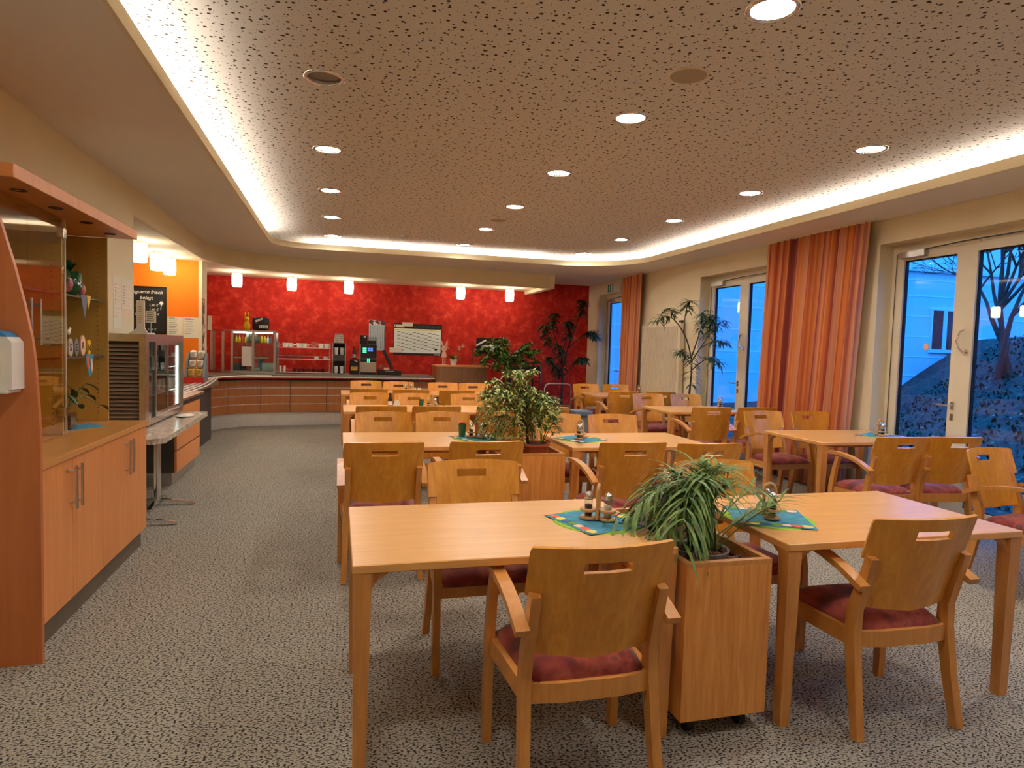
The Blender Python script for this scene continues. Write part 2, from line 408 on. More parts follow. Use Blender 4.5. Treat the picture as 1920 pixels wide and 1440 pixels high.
def ring_wall(mb, A, Bq, z0, z1):
    for i in range(len(A)):
        j = (i+1) % len(A)
        mb.face([(A[i][0], A[i][1], z0), (A[j][0], A[j][1], z0), (A[j][0], A[j][1], z1), (A[i][0], A[i][1], z1)])
        mb.face([(Bq[i][0], Bq[i][1], z0), (Bq[j][0], Bq[j][1], z0), (Bq[j][0], Bq[j][1], z1), (Bq[i][0], Bq[i][1], z1)])
        mb.face([(A[i][0], A[i][1], z0), (A[j][0], A[j][1], z0), (Bq[j][0], Bq[j][1], z0), (Bq[i][0], Bq[i][1], z0)])
        mb.face([(A[i][0], A[i][1], z1), (A[j][0], A[j][1], z1), (Bq[j][0], Bq[j][1], z1), (Bq[i][0], Bq[i][1], z1)])
ring_wall(mb, cove_loop(0), cove_loop(.02), ZS-.002, ZS+.08)
struct(mb.build('trim_1', M['wall'], nrm=True))                       # upstand lip of the light cove
mb = MB(); A = cove_loop(.42); Bq = cove_loop(.44); ring_wall(mb, A, Bq, ZS+.02, ZC+.02)
struct(mb.build('trim_2', M['wall']))                                 # outer wall of the cove
# cove light tubes, run by run
def cove_tube(pts, label):
    mb = MB(); mb.tube([(x, y, ZS+.05) for x, y in pts], .016, 8)
    tag(mb.build('cove_light', M['cove'], smooth=True), label, 'light', 'light strips in the ceiling cove')
cv = cove_loop(.24)
cove_tube([(cv[0][0], y) for y in (YF+.6, 0, 3, 6, 9.7)], 'warm light strip hidden in the long left ceiling cove')
cove_tube([(x, cv[15][1]) for x in (-.35, 1, 2, 3.35)], 'warm light strip hidden in the ceiling cove before the red wall')
cove_tube([(cv[1][0], y) for y in (YF+.6, 0, 3, 6, 9.1)], 'warm light strip hidden in the ceiling cove along the windows')
cove_tube(arc(4.66-1.15, 10.36-1.15, 1.39, 12, 78), 'short curved light strip in the rounded far right cove corner')
cove_tube([(x, cv[0][1]) for x in (-.6, 1, 2, 4.3)], 'warm light strip in the ceiling cove behind the camera')

# walls
WT = .3
def wall_with_holes(name, x0, x1, y0, y1, z1, holes, m):
    mb = MB(); ys = y0
    for a, b, zt in sorted(holes):
        mb.box(x0, x1, ys, a, 0, z1); mb.box(x0, x1, a, b, zt, z1); ys = b
    mb.box(x0, x1, ys, y1, 0, z1); return struct(mb.build(name, m))
DOORS = [(.44, 2.1), (3.83, 5.49), (7.09, 8.88), (11.1, 12.82)]
wall_with_holes('wall_right', XR, XR+WT, YF, YB+.1, 3.1, [(a, b, 2.63) for a, b in DOORS], M['wall'])
struct(B(-2.6, XR+WT, YB, YB+.1, 0, 3.1).build('wall_back', M['red']))
struct(B(-4.6, XR+WT, YF-.1, YF, 0, 3.1).build('wall_front', M['wall']))
struct(B(XL-.12, XL, YF, 6.93, 0, 3.1).build('wall_left', M['wall']))
struct(B(-4.6, XL-.12, 6.81, 6.93, 0, 3.0).build('wall_partition', M['wall']))
struct(B(-4.7, -4.6, 6.7, 11.6, 0, 3.0).build('wall_side', M['wall']))
struct(B(-4.6, -2.11, 11.12, 11.2, 0, 2.71).build('wall_orange', M['orange']))
struct(B(-2.62, -2.06, 11.2, 11.5, 0, 2.71).build('wall_end', M['wall']))
struct(B(-2.11, -2.06, 11.115, 11.2, 0, 2.71).build('trim_3', M['wall']))
struct(B(-2.7, -2.6, 11.5, YB, 0, 2.9).build('wall_corner', M['red']))
bulk = [(XL, 6.93), (XL, 8.5), (XL, 9.8)]+catmull([(XL, 10.3), (-1.76, 10.75), (-1.5, 11.1), (-1.12, 11.38), (-.32, 11.6), (1.5, 11.68), (3.95, 11.82)], 5)
struct(MB().sweep(bulk, [(0, 2.615), (0, 2.9), (-.025, 2.9), (-.025, 2.615)]).build('trim_4', M['wall']))       # curved bulkhead over the servery
struct(B(3.83, 3.95, 11.8, YB, 2.615, 2.9).build('trim_5', M['wall']))
pts = [(x, y) for x, y in bulk]
mb = MB(); lo = [(x-.012 if y < 10.2 else x, y+.012 if y > 10.2 else y) for x, y in bulk]+[(3.9, YB), (-4.6, YB), (-4.6, 6.93)]
mb.prism(lo, 'z', 2.68, 2.70); struct(mb.build('ceiling_servery', M['wall']))
struct(B(XL, XL+.012, 5.12, 6.93, 0, .07).build('baseboard_left', M['dark_grey']))
struct(B(2.8, XR, YB-.012, YB, 0, .07).build('baseboard_back', M['dark_grey']))

# ------------------------------------------------------------------ French doors
def french_door(idx, y0, y1):
    d = bpy.data.objects.new('door_%d' % idx, None); COL.objects.link(d); d.location = (XR+.2, (y0+y1)/2, 0); d['kind'] = 'structure'
    X0, X1 = XR+.17, XR+.23; zt = 2.63; mid = (y0+y1)/2
    f = MB(); f.box(X0, X1, y0, y0+.05, 0, zt); f.box(X0, X1, y1-.05, y1, 0, zt); f.box(X0, X1, y0+.05, y1-.05, zt-.07, zt); f.box(X0, X1, y0+.05, y1-.05, 0, .03)
    f.build('door_frame', M['white_frame'], d)
    for a, b in ((y0+.05, mid), (mid, y1-.05)):
        s = MB(); w = .1
        s.box(X0-.012, X1-.012, a, a+w, .03, zt-.07); s.box(X0-.012, X1-.012, b-w, b, .03, zt-.07)
        s.box(X0-.012, X1-.012, a+w, b-w, .03, .15); s.box(X0-.012, X1-.012, a+w, b-w, zt-.17, zt-.07)
        lf = s.build('door_leaf', M['white_frame'], d)
        g = MB(); gw = .012
        for p0, p1, q0, q1 in ((a+w, a+w+gw, .15, zt-.17), (b-w-gw, b-w, .15, zt-.17), (a+w, b-w, .15, .15+gw), (a+w, b-w, zt-.17-gw, zt-.17)): g.box(X0+.008, X1-.02, p0, p1, q0, q1)
        g.build('gasket', M['rubber'], lf)
        MB().box(X0+.02, X0+.026, a+w, b-w, .15, zt-.17).build('pane', M['glass_win'], lf)
    # lever, lock rose and pull on the far leaf's meeting stile
    yl = mid+.05; xh = X0-.012
    h = MB(); h.box(xh-.008, xh, yl-.018, yl+.018, 1.03, 1.1); h.tube([(xh, yl, 1.07), (xh-.05, yl, 1.07), (xh-.055, yl+.02, 1.07), (xh-.055, yl+.15, 1.07)], .009, 8); h.build('door_handle', M['chrome'], d, smooth='auto')
    MB().box(xh-.006, xh, yl-.016, yl+.016, .93, .99).build('lock_plate', M['chrome'], d)
    yp = mid-.05
    p = MB(); p.tube([(xh, yp, 1.56), (xh-.04, yp, 1.56), (xh-.05, yp+.03, 1.59), (xh-.05, yp+.06, 1.66), (xh-.05, yp+.03, 1.74), (xh-.03, yp, 1.76)], .009, 8); p.lathe([(.022, 0), (.022, .008)], (xh-.008, yp, 1.56), 12, 'x'); p.build('pull_handle', M['chrome'], d, smooth='auto')
    c = MB(); c.box(xh-.05, xh, y1-.42, y1-.12, zt-.15, zt-.09); c.build('door_closer', M['steel'], d)
    c = MB(); c.tube([(xh-.03, y1-.4, zt-.09), (xh-.05, mid, zt-.075), (xh-.03, y0+.3, zt-.07)], .006, 6); c.tube([(xh-.01, y1-.07, zt-.1), (xh-.01, y1-.065, .2)], .004, 6); c.build('closer_arm', M['dark_grey'], d)
    c = MB(); c.box(xh-.02, xh, mid-.12, mid+.14, zt-.1, zt-.07); c.build('stop_block', M['white_frame'], d)
    return d
for i, (a, b) in enumerate(DOORS): french_door(i+1, a, b)
st = MB(); st.lathe([(.0, 0), (.032, 0), (.032, .003)], (XR+.17-.001, 5.05, 1.605), 24, 'x')
o = tag(st.build('round_sticker', M['pink'], smooth=False), 'small round sticker on the left pane of the near glass door', 'sticker')
o.location.x = .012
r = MB()
for k in range(28):
    a0, a1 = 2*PI*k/28, 2*PI*(k+1)/28
    r.face([(XR+.174, 5.05+q*math.cos(a), 1.605+q*math.sin(a)) for q, a in ((.026, a0), (.033, a0), (.033, a1), (.026, a1))])
r.box(XR+.173, XR+.175, 5.02, 5.08, 1.6, 1.606)
rr = r.build('rim_print', M['ink'], None); rr.parent = o; rr.location.x = 0

# exit sign
e = thing('exit_sign', 'green running man exit sign box above the far glass door', 'sign', (XR-.03, 11.98, 2.72))
MB().box(XR-.06, XR, 11.68, 12.28, 2.64, 2.80).bev(.006).build('housing', M['white_frame'], e)
g_ = plain('exit_green', srgb(20, 84, 60), .4, emis=srgb(20, 110, 70), es=.12)
MB().box(XR-.064, XR-.06, 12.02, 12.27, 2.65, 2.79).build('sign_plate', g_, e)
w = MB(); w.box(XR-.067, XR-.064, 12.05, 12.11, 2.665, 2.775); w.ball((XR-.066, 12.19, 2.765), .012, 1, (.3, 1, 1)); w.rectbar([(XR-.066, 12.19, 2.75), (XR-.066, 12.18, 2.71)], .003, .022); w.rectbar([(XR-.066, 12.18, 2.71), (XR-.066, 12.2, 2.67)], .003, .01); w.rectbar([(XR-.066, 12.18, 2.71), (XR-.066, 12.15, 2.675)], .003, .01); w.rectbar([(XR-.066, 12.22, 2.73), (XR-.066, 12.15, 2.74)], .003, .008)
w.build('pictogram', M['white'], e)

# ------------------------------------------------------------------ curtains
def curtain(y0, y1, ya, yb, ztop, zbot, x, amp, folds, label, seed):
    rnd = random.Random(seed); bm = bmesh.new(); uv = bm.loops.layers.uv.new('UVMap'); n = folds*10; rows = 8
    ph = [rnd.uniform(-.5, .5) for _ in range(folds+2)]; am = [rnd.uniform(.6, 1.2) for _ in range(folds+2)]
    V = []
    for j in range(rows+1):
        t = j/rows; row = []
        for i in range(n+1):
            s = i/n; k = s*folds; kk = int(k); f = k-kk
            a = amp*(am[kk]*(1-f)+am[kk+1]*f)*(.75+.35*t); p = ph[kk]*(1-f)+ph[kk+1]*f
            yy = (y0+(y1-y0)*s)*(1-t)+(ya+(yb-ya)*s)*t
            xx = x-a*math.sin(2*PI*k+p)*.9-.018*t*math.sin(k*1.7+p*3)
            row.append(bm.verts.new((xx, yy+a*.35*math.cos(2*PI*k+p), ztop+(zbot-ztop)*t)))
        V.append(row)
    for j in range(rows):
        for i in range(n):
            fc = bm.faces.new((V[j][i], V[j][i+1], V[j+1][i+1], V[j+1][i])); fc.smooth = True
            for lp, (a, b) in zip(fc.loops, ((i, j), (i+1, j), (i+1, j+1), (i, j+1))): lp[uv].uv = (a/n*(y1-y0)*1.6, b/rows)
    Bk = [[bm.verts.new(v.co+Vector((.006, 0, 0))) for v in row] for row in V]
    for j in range(rows):
        for i in range(n):
            fc = bm.faces.new((Bk[j][i], Bk[j+1][i], Bk[j+1][i+1], Bk[j][i+1])); fc.smooth = True
            for lp, (a, b) in zip(fc.loops, ((i, j), (i, j+1), (i+1, j+1), (i+1, j))): lp[uv].uv = (a/n*(y1-y0)*1.6, b/rows)
    for i in range(n): bm.faces.new((V[rows][i], V[rows][i+1], Bk[rows][i+1], Bk[rows][i]))
    for j in range(rows):
        for i in (0, n): bm.faces.new((V[j][i], V[j+1][i], Bk[j+1][i], Bk[j][i]))
    mb = MB(); mb.bm.free(); mb.bm = bm
    root = thing('curtain', label, 'curtain', (x, (y0+y1)/2, 0), 'striped floor-length curtains')
    mb.build('curtain_fabric', M['curtain'], root, smooth=True)
    MB().box(x-.012, x+.012, y0-.03, y1+.03, ztop, ZS).build('curtain_rail', M['white_frame'], root)
curtain(5.5, 7.1, 5.66, 7.2, 2.855, .03, XR-.125, .06, 14, 'wide orange and red striped curtain between the two nearer glass doors', 3)
curtain(10.62, 11.42, 10.66, 11.46, 2.855, .03, XR-.125, .05, 7, 'narrow red-brown curtain beside the far exit door', 5)

# ------------------------------------------------------------------ radiator
rd = thing('radiator', 'tall cream ribbed wall radiator behind the slim potted tree', 'radiator', (XR-.06, 9.95, 0))
mb = MB(); mb.box(XR-.1, XR-.04, 9.3, 10.6, .15, .19); mb.box(XR-.1, XR-.04, 9.3, 10.6, 1.9, 1.94)
for k in range(26): mb.box(XR-.1, XR-.04, 9.3+k*.05, 9.3+k*.05+.03, .19, 1.9)
mb.build('rib_panel', M['white_frame'], rd)
mb = MB(); mb.box(XR-.1, XR-.03, 9.24, 9.30, .15, 1.94); mb.build('side_cover', M['white_frame'], rd)
mb = MB(); mb.tube([(XR-.06, 9.27, 1.94), (XR-.06, 9.27, 1.99)], .02, 10); mb.tube([(XR-.06, 9.24, 1.975), (XR-.06, 9.36, 1.975)], .016, 8); mb.build('valve', M['dark_grey'], rd)
mb = MB(); mb.tube([(XR-.06, 9.27, 0), (XR-.06, 9.27, .15)], .01, 8); mb.tube([(XR-.06, 10.5, 0), (XR-.06, 10.5, .15)], .01, 8); mb.box(XR-.035, XR-.001, 9.5, 9.54, .5, .6); mb.box(XR-.035, XR-.001, 10.4, 10.44, .5, .6); mb.build('feed_pipe', M['white_frame'], rd)

# ------------------------------------------------------------------ ceiling fittings
def downlight(x, y, label, lit=True):
    t = thing('ceiling_downlight', label, 'downlight', (x, y, ZC), 'recessed ceiling downlights')
    MB().lathe([(.094, .0), (.094, -.004), (.104, -.010), (.118, -.007), (.12, 0)], (x, y, ZC), 28, cap=False).build('rim', M['chrome'], t, smooth=True)
    MB().lathe([(.0999, 0), (.085, .09), (.0, .09)], (x, y, ZC), 24, cap=False).build('reflector', M['chrome'] if lit else M['steel'], t, smooth=True)
    MB().lathe([(.0, .012), (.092, .012), (.092, .018), (0, .018)], (x, y, ZC), 24).build('diffuser', M['down'] if lit else M['lamp_off'], t)
names = {0: 'left', 1: 'middle', 2: 'right'}
order = ['nearest', 'second', 'third', 'fourth', 'fifth', 'sixth']
for i, (x, y) in enumerate(DL):
    c, k = divmod(i, 7); k -= 1
    if k < 0: downlight(x, y, 'unseen recessed downlight added to the %s row, %s place behind the camera' % (names[c], order[-k-1])); continue  # out-of-view row continuing the grid, added to light the foreground
    if c == 0 and k == 1: downlight(x, y, 'unlit recessed downlight with grey mesh, large in the upper left ceiling', False); continue
    vis = k if c == 1 else k-1
    lab = 'lit recessed downlight, %s one of the %s ceiling row' % (order[vis] if vis >= 0 else 'off-frame', names[c])
    downlight(x, y, lab)
for (x, y), lab in zip(SPK, ('round flush ceiling speaker between the two nearest middle downlights', 'round flush ceiling speaker far down the middle downlight row')):
    t = thing('ceiling_speaker', lab, 'speaker', (x, y, ZC), 'flush ceiling speakers')
    MB().lathe([(.0, -.004), (.1, -.006), (.1, 0)], (x, y, ZC), 28).build('grille', plain('grille_%d' % int(y), srgb(176, 160, 140), .7, var=.2, vs=200), t)
    MB().lathe([(.1, 0), (.1, -.008), (.112, -.006), (.113, 0)], (x, y, ZC), 28, cap=False).build('rim', M['white_frame'], t, smooth=True)
for (x, y), lab in (((.89, 9.39), 'white smoke detector on the ceiling, left one'), ((2.9, 9.47), 'white smoke detector on the ceiling, right one')):
    t = thing('smoke_detector', lab, 'smoke detector', (x, y, ZC), 'smoke detectors')
    MB().lathe([(.055, 0), (.055, -.02), (.045, -.025)], (x, y, ZC), 20).build('base', M['white'], t, smooth='auto')
    MB().lathe([(.036, -.025), (.036, -.045), (.02, -.052)], (x, y, ZC), 20).build('sensor_head', M['white'], t, smooth='auto')

PEND = [(-2.41, 9.15, 'nearest of the three barrel pendants before the orange wall'), (-2.46, 10.14, 'middle of the three barrel pendants before the orange wall'), (-2.43, 10.72, 'farthest of the three barrel pendants before the orange wall'),
        (-1.74, 12.45, 'barrel pendant at the left end of the red wall'), (-.84, 12.75, 'barrel pendant over the glass display case end'), (.18, 12.75, 'barrel pendant above the cup tower'),
        (2.32, 12.75, 'barrel pendant above the brown cupboard'), (3.32, 12.75, 'barrel pendant at the right end of the servery soffit')]
for x, y, lab in PEND:
    z = 2.68; t = thing('pendant_lamp', 'white glowing '+lab, 'lamp', (x, y, z), 'white glass pendants over the servery')
    MB().lathe([(.055, 0), (.055, -.035), (.05, -.04)], (x, y, z), 18).build('canopy', M['steel'], t, smooth='auto')
    MB().lathe([(.055, -.04), (.078, -.046), (.083, -.08), (.087, -.15), (.083, -.23), (.076, -.268), (.066, -.272)], (x, y, z), 24).build('lamp_shade', M['pend'], t, smooth=True)

# ------------------------------------------------------------------ chair
def make_chair():
    t = thing('dining_armchair', 'x', 'chair', (0, 0, 0), 'beech dining armchairs')
    # plywood back with hand slot
    xs = [-1, -.95, -.8, -.6, -.33, 0, .33, .6, .8, .95, 1]; zs = [.505, .52, .6, .68, .712, .716, .76, .80, .836, .862, .874, .88]
    def hw(z): return .196 if z <= .7125 else (.238 if z < .87 else (.236 if z < .878 else .231))
    bm = bmesh.new(); V = {}
    for j, z in enumerate(zs):
        for i, s in enumerate(xs):
            x = s*hw(z); V[i, j] = bm.verts.new((x, .036-(z-.5)*.31+1.1*x*x, z-(.0 if z > .51 else .015*(1-abs(s)))+(.006*(1-s*s) if z > .87 else 0)))
    for j in range(len(zs)-1):
        for i in range(len(xs)-1):
            if 4 <= i <= 5 and j == 7: continue
            bm.faces.new((V[i, j], V[i+1, j], V[i+1, j+1], V[i, j+1]))
    bmesh.ops.recalc_face_normals(bm, faces=bm.faces); bm.normal_update()
    bmesh.ops.solidify(bm, geom=bm.faces[:], thickness=.013)
    mb = MB(); mb.bm.free(); mb.bm = bm; mb.build('backrest', M['ply'], t, smooth='auto')
    for s in (-1, 1):
        mb = MB(); mb.rectbar([(s*.235, -.005, 0), (s*.227, .035, .2), (s*.222, .066, .4), (s*.219, .062, .5), (s*.216, .024, .62), (s*.216, -.006, .72)], .034, [.036, .046, .055, .05, .043, .036]); mb.bev(.004, 1); mb.build('rear_leg', M['chair'], t, smooth='auto')
        mb = MB(); mb.rectbar([(s*.256, .425, 0), (s*.256, .425, .25), (s*.256, .415, .42), (s*.257, .385, .56), (s*.257, .35, .667)], .032, [.036, .046, .05, .042, .036]); mb.bev(.004, 1); mb.build('front_leg', M['chair'], t, smooth='auto')
        mb = MB(); mb.rectbar([(s*.257, .47, .684), (s*.257, .4, .69), (s*.257, .3, .688), (s*.257, .2, .676), (s*.257, .1, .652), (s*.257, .03, .626), (s*.257, -.02, .605)], .046, .024); mb.bev(.005, 1); mb.build('armrest', M['chair'], t, smooth='auto')
    mb = MB()
    for s in (-1, 1): mb.rectbar([(s*.222, .07, .375), (s*.245, .41, .375)], .024, .065)
    mb.box(-.242, .242, .405, .43, .345, .408); mb.rectbar([(-.215, .06, .375), (-.1, .042, .375), (.1, .042, .375), (.215, .06, .375)], .065, .024, (0, 0, 1))
    mb.build('seat_frame', M['chair'], t)
    # cushion
    bm = bmesh.new(); nx, ny = 12, 12; V = {}
    for j in range(ny+1):
        for i in range(nx+1):
            u = -1+2*i/nx; v = -1+2*j/ny; y = .25+v*.2; wd = .2+.04*(j/ny)
            e = max(abs(u), abs(v)); ro = (1-.05*max(0, (abs(u)+abs(v)-1.6))/.4)
            z = .408+.055*(1-max(0, (abs(u)-.55)/.45)**2.5*.75)*(1-max(0, (abs(v)-.55)/.45)**2.5*.75)
            V[i, j] = bm.verts.new((u*wd*ro, y if abs(v) < 1 else .25+v*.2*ro, z))
    for j in range(ny):
        for i in range(nx): bm.faces.new((V[i, j], V[i+1, j], V[i+1, j+1], V[i, j+1]))
    g = bmesh.ops.extrude_edge_only(bm, edges=[e for e in bm.edges if len(e.link_faces) == 1])
    for v in [q for q in g['geom'] if isinstance(q, bmesh.types.BMVert)]: v.co.z = .4
    mb = MB(); mb.bm.free(); mb.bm = bm; mb.build('seat_cushion', M['seat'], t, smooth=True)
    return t
CH = make_chair()

# ------------------------------------------------------------------ table
def make_table():
    t = thing('dining_table', 'x', 'table', (0, 0, 0), 'beech dining tables')
    B(-.6, .6, -.4, .4, .715, .745).bev(.003, 1).build('tabletop', M['table_top'], t)
    for sx in (-1, 1):
        for sy in (-1, 1):
            mb = MB(); x, y = sx*.566, sy*.366
            mb.rectbar([(x, y, 0), (x, y, .3), (x, y, .715)], [.044, .05, .062], [.044, .05, .062]); mb.bev(.008, 2)
            # curved gussets running under the top
            for ax in (0, 1):
                P = [(.0, .715), (.095, .715), (.08, .702), (.055, .688), (.038, .668), (.03, .64), (0, .64)]
                if ax == 0: mb.prism([(x-sx*a, z) for a, z in P], 'y', y-.015, y+.015)
                else: mb.prism([(y-sy*a, z) for a, z in P], 'x', x-.015, x+.015)
            mb.build('leg', M['table_edge'], t, smooth='auto')
    mb = MB(); mb.box(-.42, .42, -.24, -.22, .675, .715); mb.box(-.42, .42, .22, .24, .675, .715); mb.box(-.42, -.4, -.22, .22, .675, .715); mb.box(.4, .42, -.22, .22, .675, .715)
    mb.build('underframe', M['table_edge'], t); return t
TB = make_table()

# ------------------------------------------------------------------ dining area layout
BANK = {'L': .655, 'R': 2.305, 'R0': 1.87, 'W': 4.63}
ROW = {1: 2.565, 2: 5.06, 3: 7.54, 4: 10.0}
TABLES = [('L', 1, .655, 2.57, 'nearest left table, empty apart from one mat with salt and pepper', 'nearest left table'),
          ('R', 1, 2.31, 2.53, 'nearest right table, right of the palm planter', 'nearest right table'),
          ('L', 2, .645, 5.07, 'second left table, with a green glass on its mat', 'second left table'),
          ('R', 2, 2.305, 4.95, 'second right table, behind the palm', 'second right table'),
          ('L', 3, .665, 7.54, 'third left table, with a dark bottle and a wooden caddy', 'third left table'),
          ('R', 3, 1.88, 7.54, 'third right table, mostly hidden by the variegated fig', 'third right table'),
          ('L', 4, .65, 10.0, 'fourth left table, nearest the servery counter', 'fourth left table'),
          ('R', 4, 1.89, 10.0, 'fourth right table, in front of the brown cupboard', 'fourth right table'),
          ('W', 1, 4.63, 5.07, 'nearest window table, before the wide curtain', 'nearest window table'),
          ('W', 2, 4.56, 7.6, 'middle window table, before the second glass door', 'middle window table'),
          ('W', 3, 4.63, 10.08, 'farthest window table, near the exit door', 'farthest window table'),
          ('W', 0, 4.66, 2.55, 'window table just outside the right edge of the frame', 'edge table')]
first = True
for b, r, x, y, lab, short in TABLES:
    lab = 'beech '+lab if not lab.startswith('window') else 'beech '+lab
    if first: TB.location = (x, y, 0); TB['label'] = lab; TB['group'] = 'beech dining tables'; first = False
    else: dup(TB, lab, (x, y, 0))
CHAIRS = [  # x, y of the rear legs, facing (0 = away from camera, 1 = towards it), yaw, label
    (.815, 1.885, 0, .0, 'in the foreground with its back to the camera, at the nearest left table'),
    (2.2, 2.0, 0, -.03, 'with its back to the camera, at the nearest right table'),
    (.69, 3.27, 1, .02, 'facing the camera across the nearest left table'),
    (2.03, 3.15, 1, -.03, 'facing the camera behind the palm fronds'),
    (.285, 4.05, 0, 0, 'dark-backed, left one on the near side of the second left table'),
    (.93, 4.05, 0, 0, 'dark-backed, right one on the near side of the second left table'),
    (.39, 5.72, 1, 0, 'facing the camera, left one behind the second left table'),
    (.91, 5.72, 1, 0, 'facing the camera, right one behind the second left table'),
    (.415, 6.4, 0, 0, 'dark-backed, left one on the near side of the third left table'),
    (.955, 6.42, 0, 0, 'dark-backed, right one on the near side of the third left table'),
    (.385, 8.0, 1, 0, 'facing the camera, left one behind the third left table'),
    (.91, 7.96, 1, 0, 'facing the camera, right one behind the third left table'),
    (.4, 8.78, 0, 0, 'dark-backed, left one on the near side of the fourth left table'),
    (.95, 8.74, 0, 0, 'dark-backed, right one on the near side of the fourth left table'),
    (.44, 10.56, 1, 0, 'facing the camera, left one behind the fourth left table'),
    (.94, 10.42, 1, 0, 'facing the camera, right one behind the fourth left table'),
    (1.9, 3.95, 0, 0, 'dark-backed, left one on the near side of the second right table'),
    (2.43, 3.88, 0, -.03, 'dark-backed and half hidden by the palm, at the second right table'),
    (1.94, 5.6, 1, .02, 'facing the camera, left one behind the second right table'),
    (2.48, 5.57, 1, -.04, 'facing the camera, right one behind the second right table'),
    (1.6, 6.42, 0, 0, 'dark-backed behind the variegated fig, at the third right table'),
    (2.08, 6.36, 0, 0, 'dark-backed under the trailing fern, at the third right table'),
    (1.6, 7.98, 1, 0, 'facing the camera, left one behind the third right table'),
    (2.14, 7.96, 1, 0, 'facing the camera, right one behind the third right table'),
    (1.56, 8.68, 0, 0, 'dark-backed, left one on the near side of the fourth right table'),
    (2.12, 8.68, 0, 0, 'dark-backed, right one on the near side of the fourth right table'),
    (1.64, 10.35, 1, 0, 'facing the camera, left one behind the fourth right table'),
    (2.13, 10.3, 1, 0, 'facing the camera, right one behind the fourth right table'),
    (4.24, 4.08, 0, -.06, 'dark-backed, left one on the near side of the nearest window table'),
    (4.74, 4.06, 0, -.1, 'dark-backed, right one on the near side of the nearest window table'),
    (4.38, 5.95, 1, .05, 'facing the camera, left one behind the nearest window table'),
    (4.95, 5.92, 1, 0, 'facing the camera, right one before the wide curtain'),
    (4.06, 6.46, 0, -.05, 'dark-backed, left one on the near side of the middle window table'),
    (4.64, 6.46, 0, -.05, 'dark-backed, right one on the near side of the middle window table'),
    (4.27, 8.4, 1, .05, 'facing the camera, left one behind the middle window table'),
    (4.84, 8.35, 1, 0, 'facing the camera, right one behind the middle window table'),
    (4.08, 8.84, 0, -.04, 'dark-backed, left one on the near side of the farthest window table'),
    (4.68, 8.84, 0, -.04, 'dark-backed, right one on the near side of the farthest window table'),
    (4.19, 10.6, 1, .05, 'facing the camera, left one behind the farthest window table'),
    (4.74, 10.58, 1, 0, 'facing the camera, right one behind the farthest window table'),
    (4.33, 3.41, 1, .16, 'facing the camera with both armrests showing at the right picture edge'),
    (4.96, 3.36, 1, .1, 'cut off by the right picture edge, only its armrest showing'),
]
for i, (x, y, f, yaw, lab) in enumerate(CHAIRS):
    lab = 'beech armchair '+lab; rz = yaw+(PI if f else 0)
    if i == 0: CH.location = (x, y, 0); CH.rotation_euler = (0, 0, rz); CH['label'] = lab; CH['group'] = 'beech dining armchairs'
    else: dup(CH, lab, (x, y, 0), rz)

# table settings
def make_setting_mat():
    t = thing('round_placemat', 'x', 'placemat', (0, 0, 0), 'round green table mats')
    MB().lathe([(.0, .003), (.19, .003), (.195, .0)], (0, 0, 0), 40).build('felt_disc', M['mat_green'], t); return t
def make_napkin():
    t = thing('easter_napkin', 'x', 'napkin', (0, 0, 0), 'blue napkins with coloured eggs')
    bm = bmesh.new(); n = 10; V = {}
    for j in range(n+1):
        for i in range(n+1):
            u, v = -1+2*i/n, -1+2*j/n; V[i, j] = bm.verts.new((u*.165, v*.165, .0045+.003*max(0, abs(u)+abs(v)-1.5)*(1+math.sin(5*u+3*v))))
    for j in range(n):
        for i in range(n): bm.faces.new((V[i, j], V[i+1, j], V[i+1, j+1], V[i, j+1]))
    bm.normal_update(); bmesh.ops.solidify(bm, geom=bm.faces[:], thickness=.001)
    mb = MB(); mb.bm.free(); mb.bm = bm
    cols = [srgb(240, 220, 110), srgb(236, 110, 80), srgb(246, 206, 180), srgb(110, 160, 60), srgb(60, 100, 150)]; k = 0
    for q, sgn in enumerate((-1, 1)):
        for i in range(7):
            before = set(bm.faces)
            mb.lathe([(0, .0), (.021, .0), (.021, .0012), (0, .0012)], (sgn*.135, -.13+i*.043, .0055), 14, 'z', .95, 1.25)
            for f in bm.faces:
                if f not in before: f.material_index = 1+(q*2+i) % 5
    o = mb.build('napkin_sheet', M['napkin_blue'], t)
    for q, c in enumerate(cols): o.data.materials.append(plain('egg_print_%d' % q, c, .8, var=.05))
    return t
def make_caddy():
    t = thing('cruet_caddy', 'x', 'caddy', (0, 0, 0), 'wooden salt and pepper caddies')
    for z0, nm in ((0, 'base_plate'), (.034, 'ring_plate')):
        mb = MB()
        for s in (-1, 1): mb.lathe([(.0, z0), (.034, z0), (.036, z0+.004), (.036, z0+.009), (.034, z0+.012), (0, z0+.012)], (s*.042, 0, 0), 24)
        mb.box(-.03, .03, -.014, .014, z0, z0+.012); mb.build(nm, M['caddy'], t, smooth='auto')
    mb = MB(); mb.tube([(0, -.024, .006), (0, -.024, .1)]+[(0, -.024*math.cos(a*PI/10), .12+.03*math.sin(a*PI/10)) for a in range(11)]+[(0, .024, .1), (0, .024, .006)], .007, 10); mb.build('handle_arch', M['caddy'], t, smooth='auto')
    mb = MB(); mb.tube([(0, -.02, .012), (0, -.02, .034)], .007, 8); mb.tube([(0, .02, .012), (0, .02, .034)], .007, 8); mb.build('spacer', M['caddy'], t)
    return t
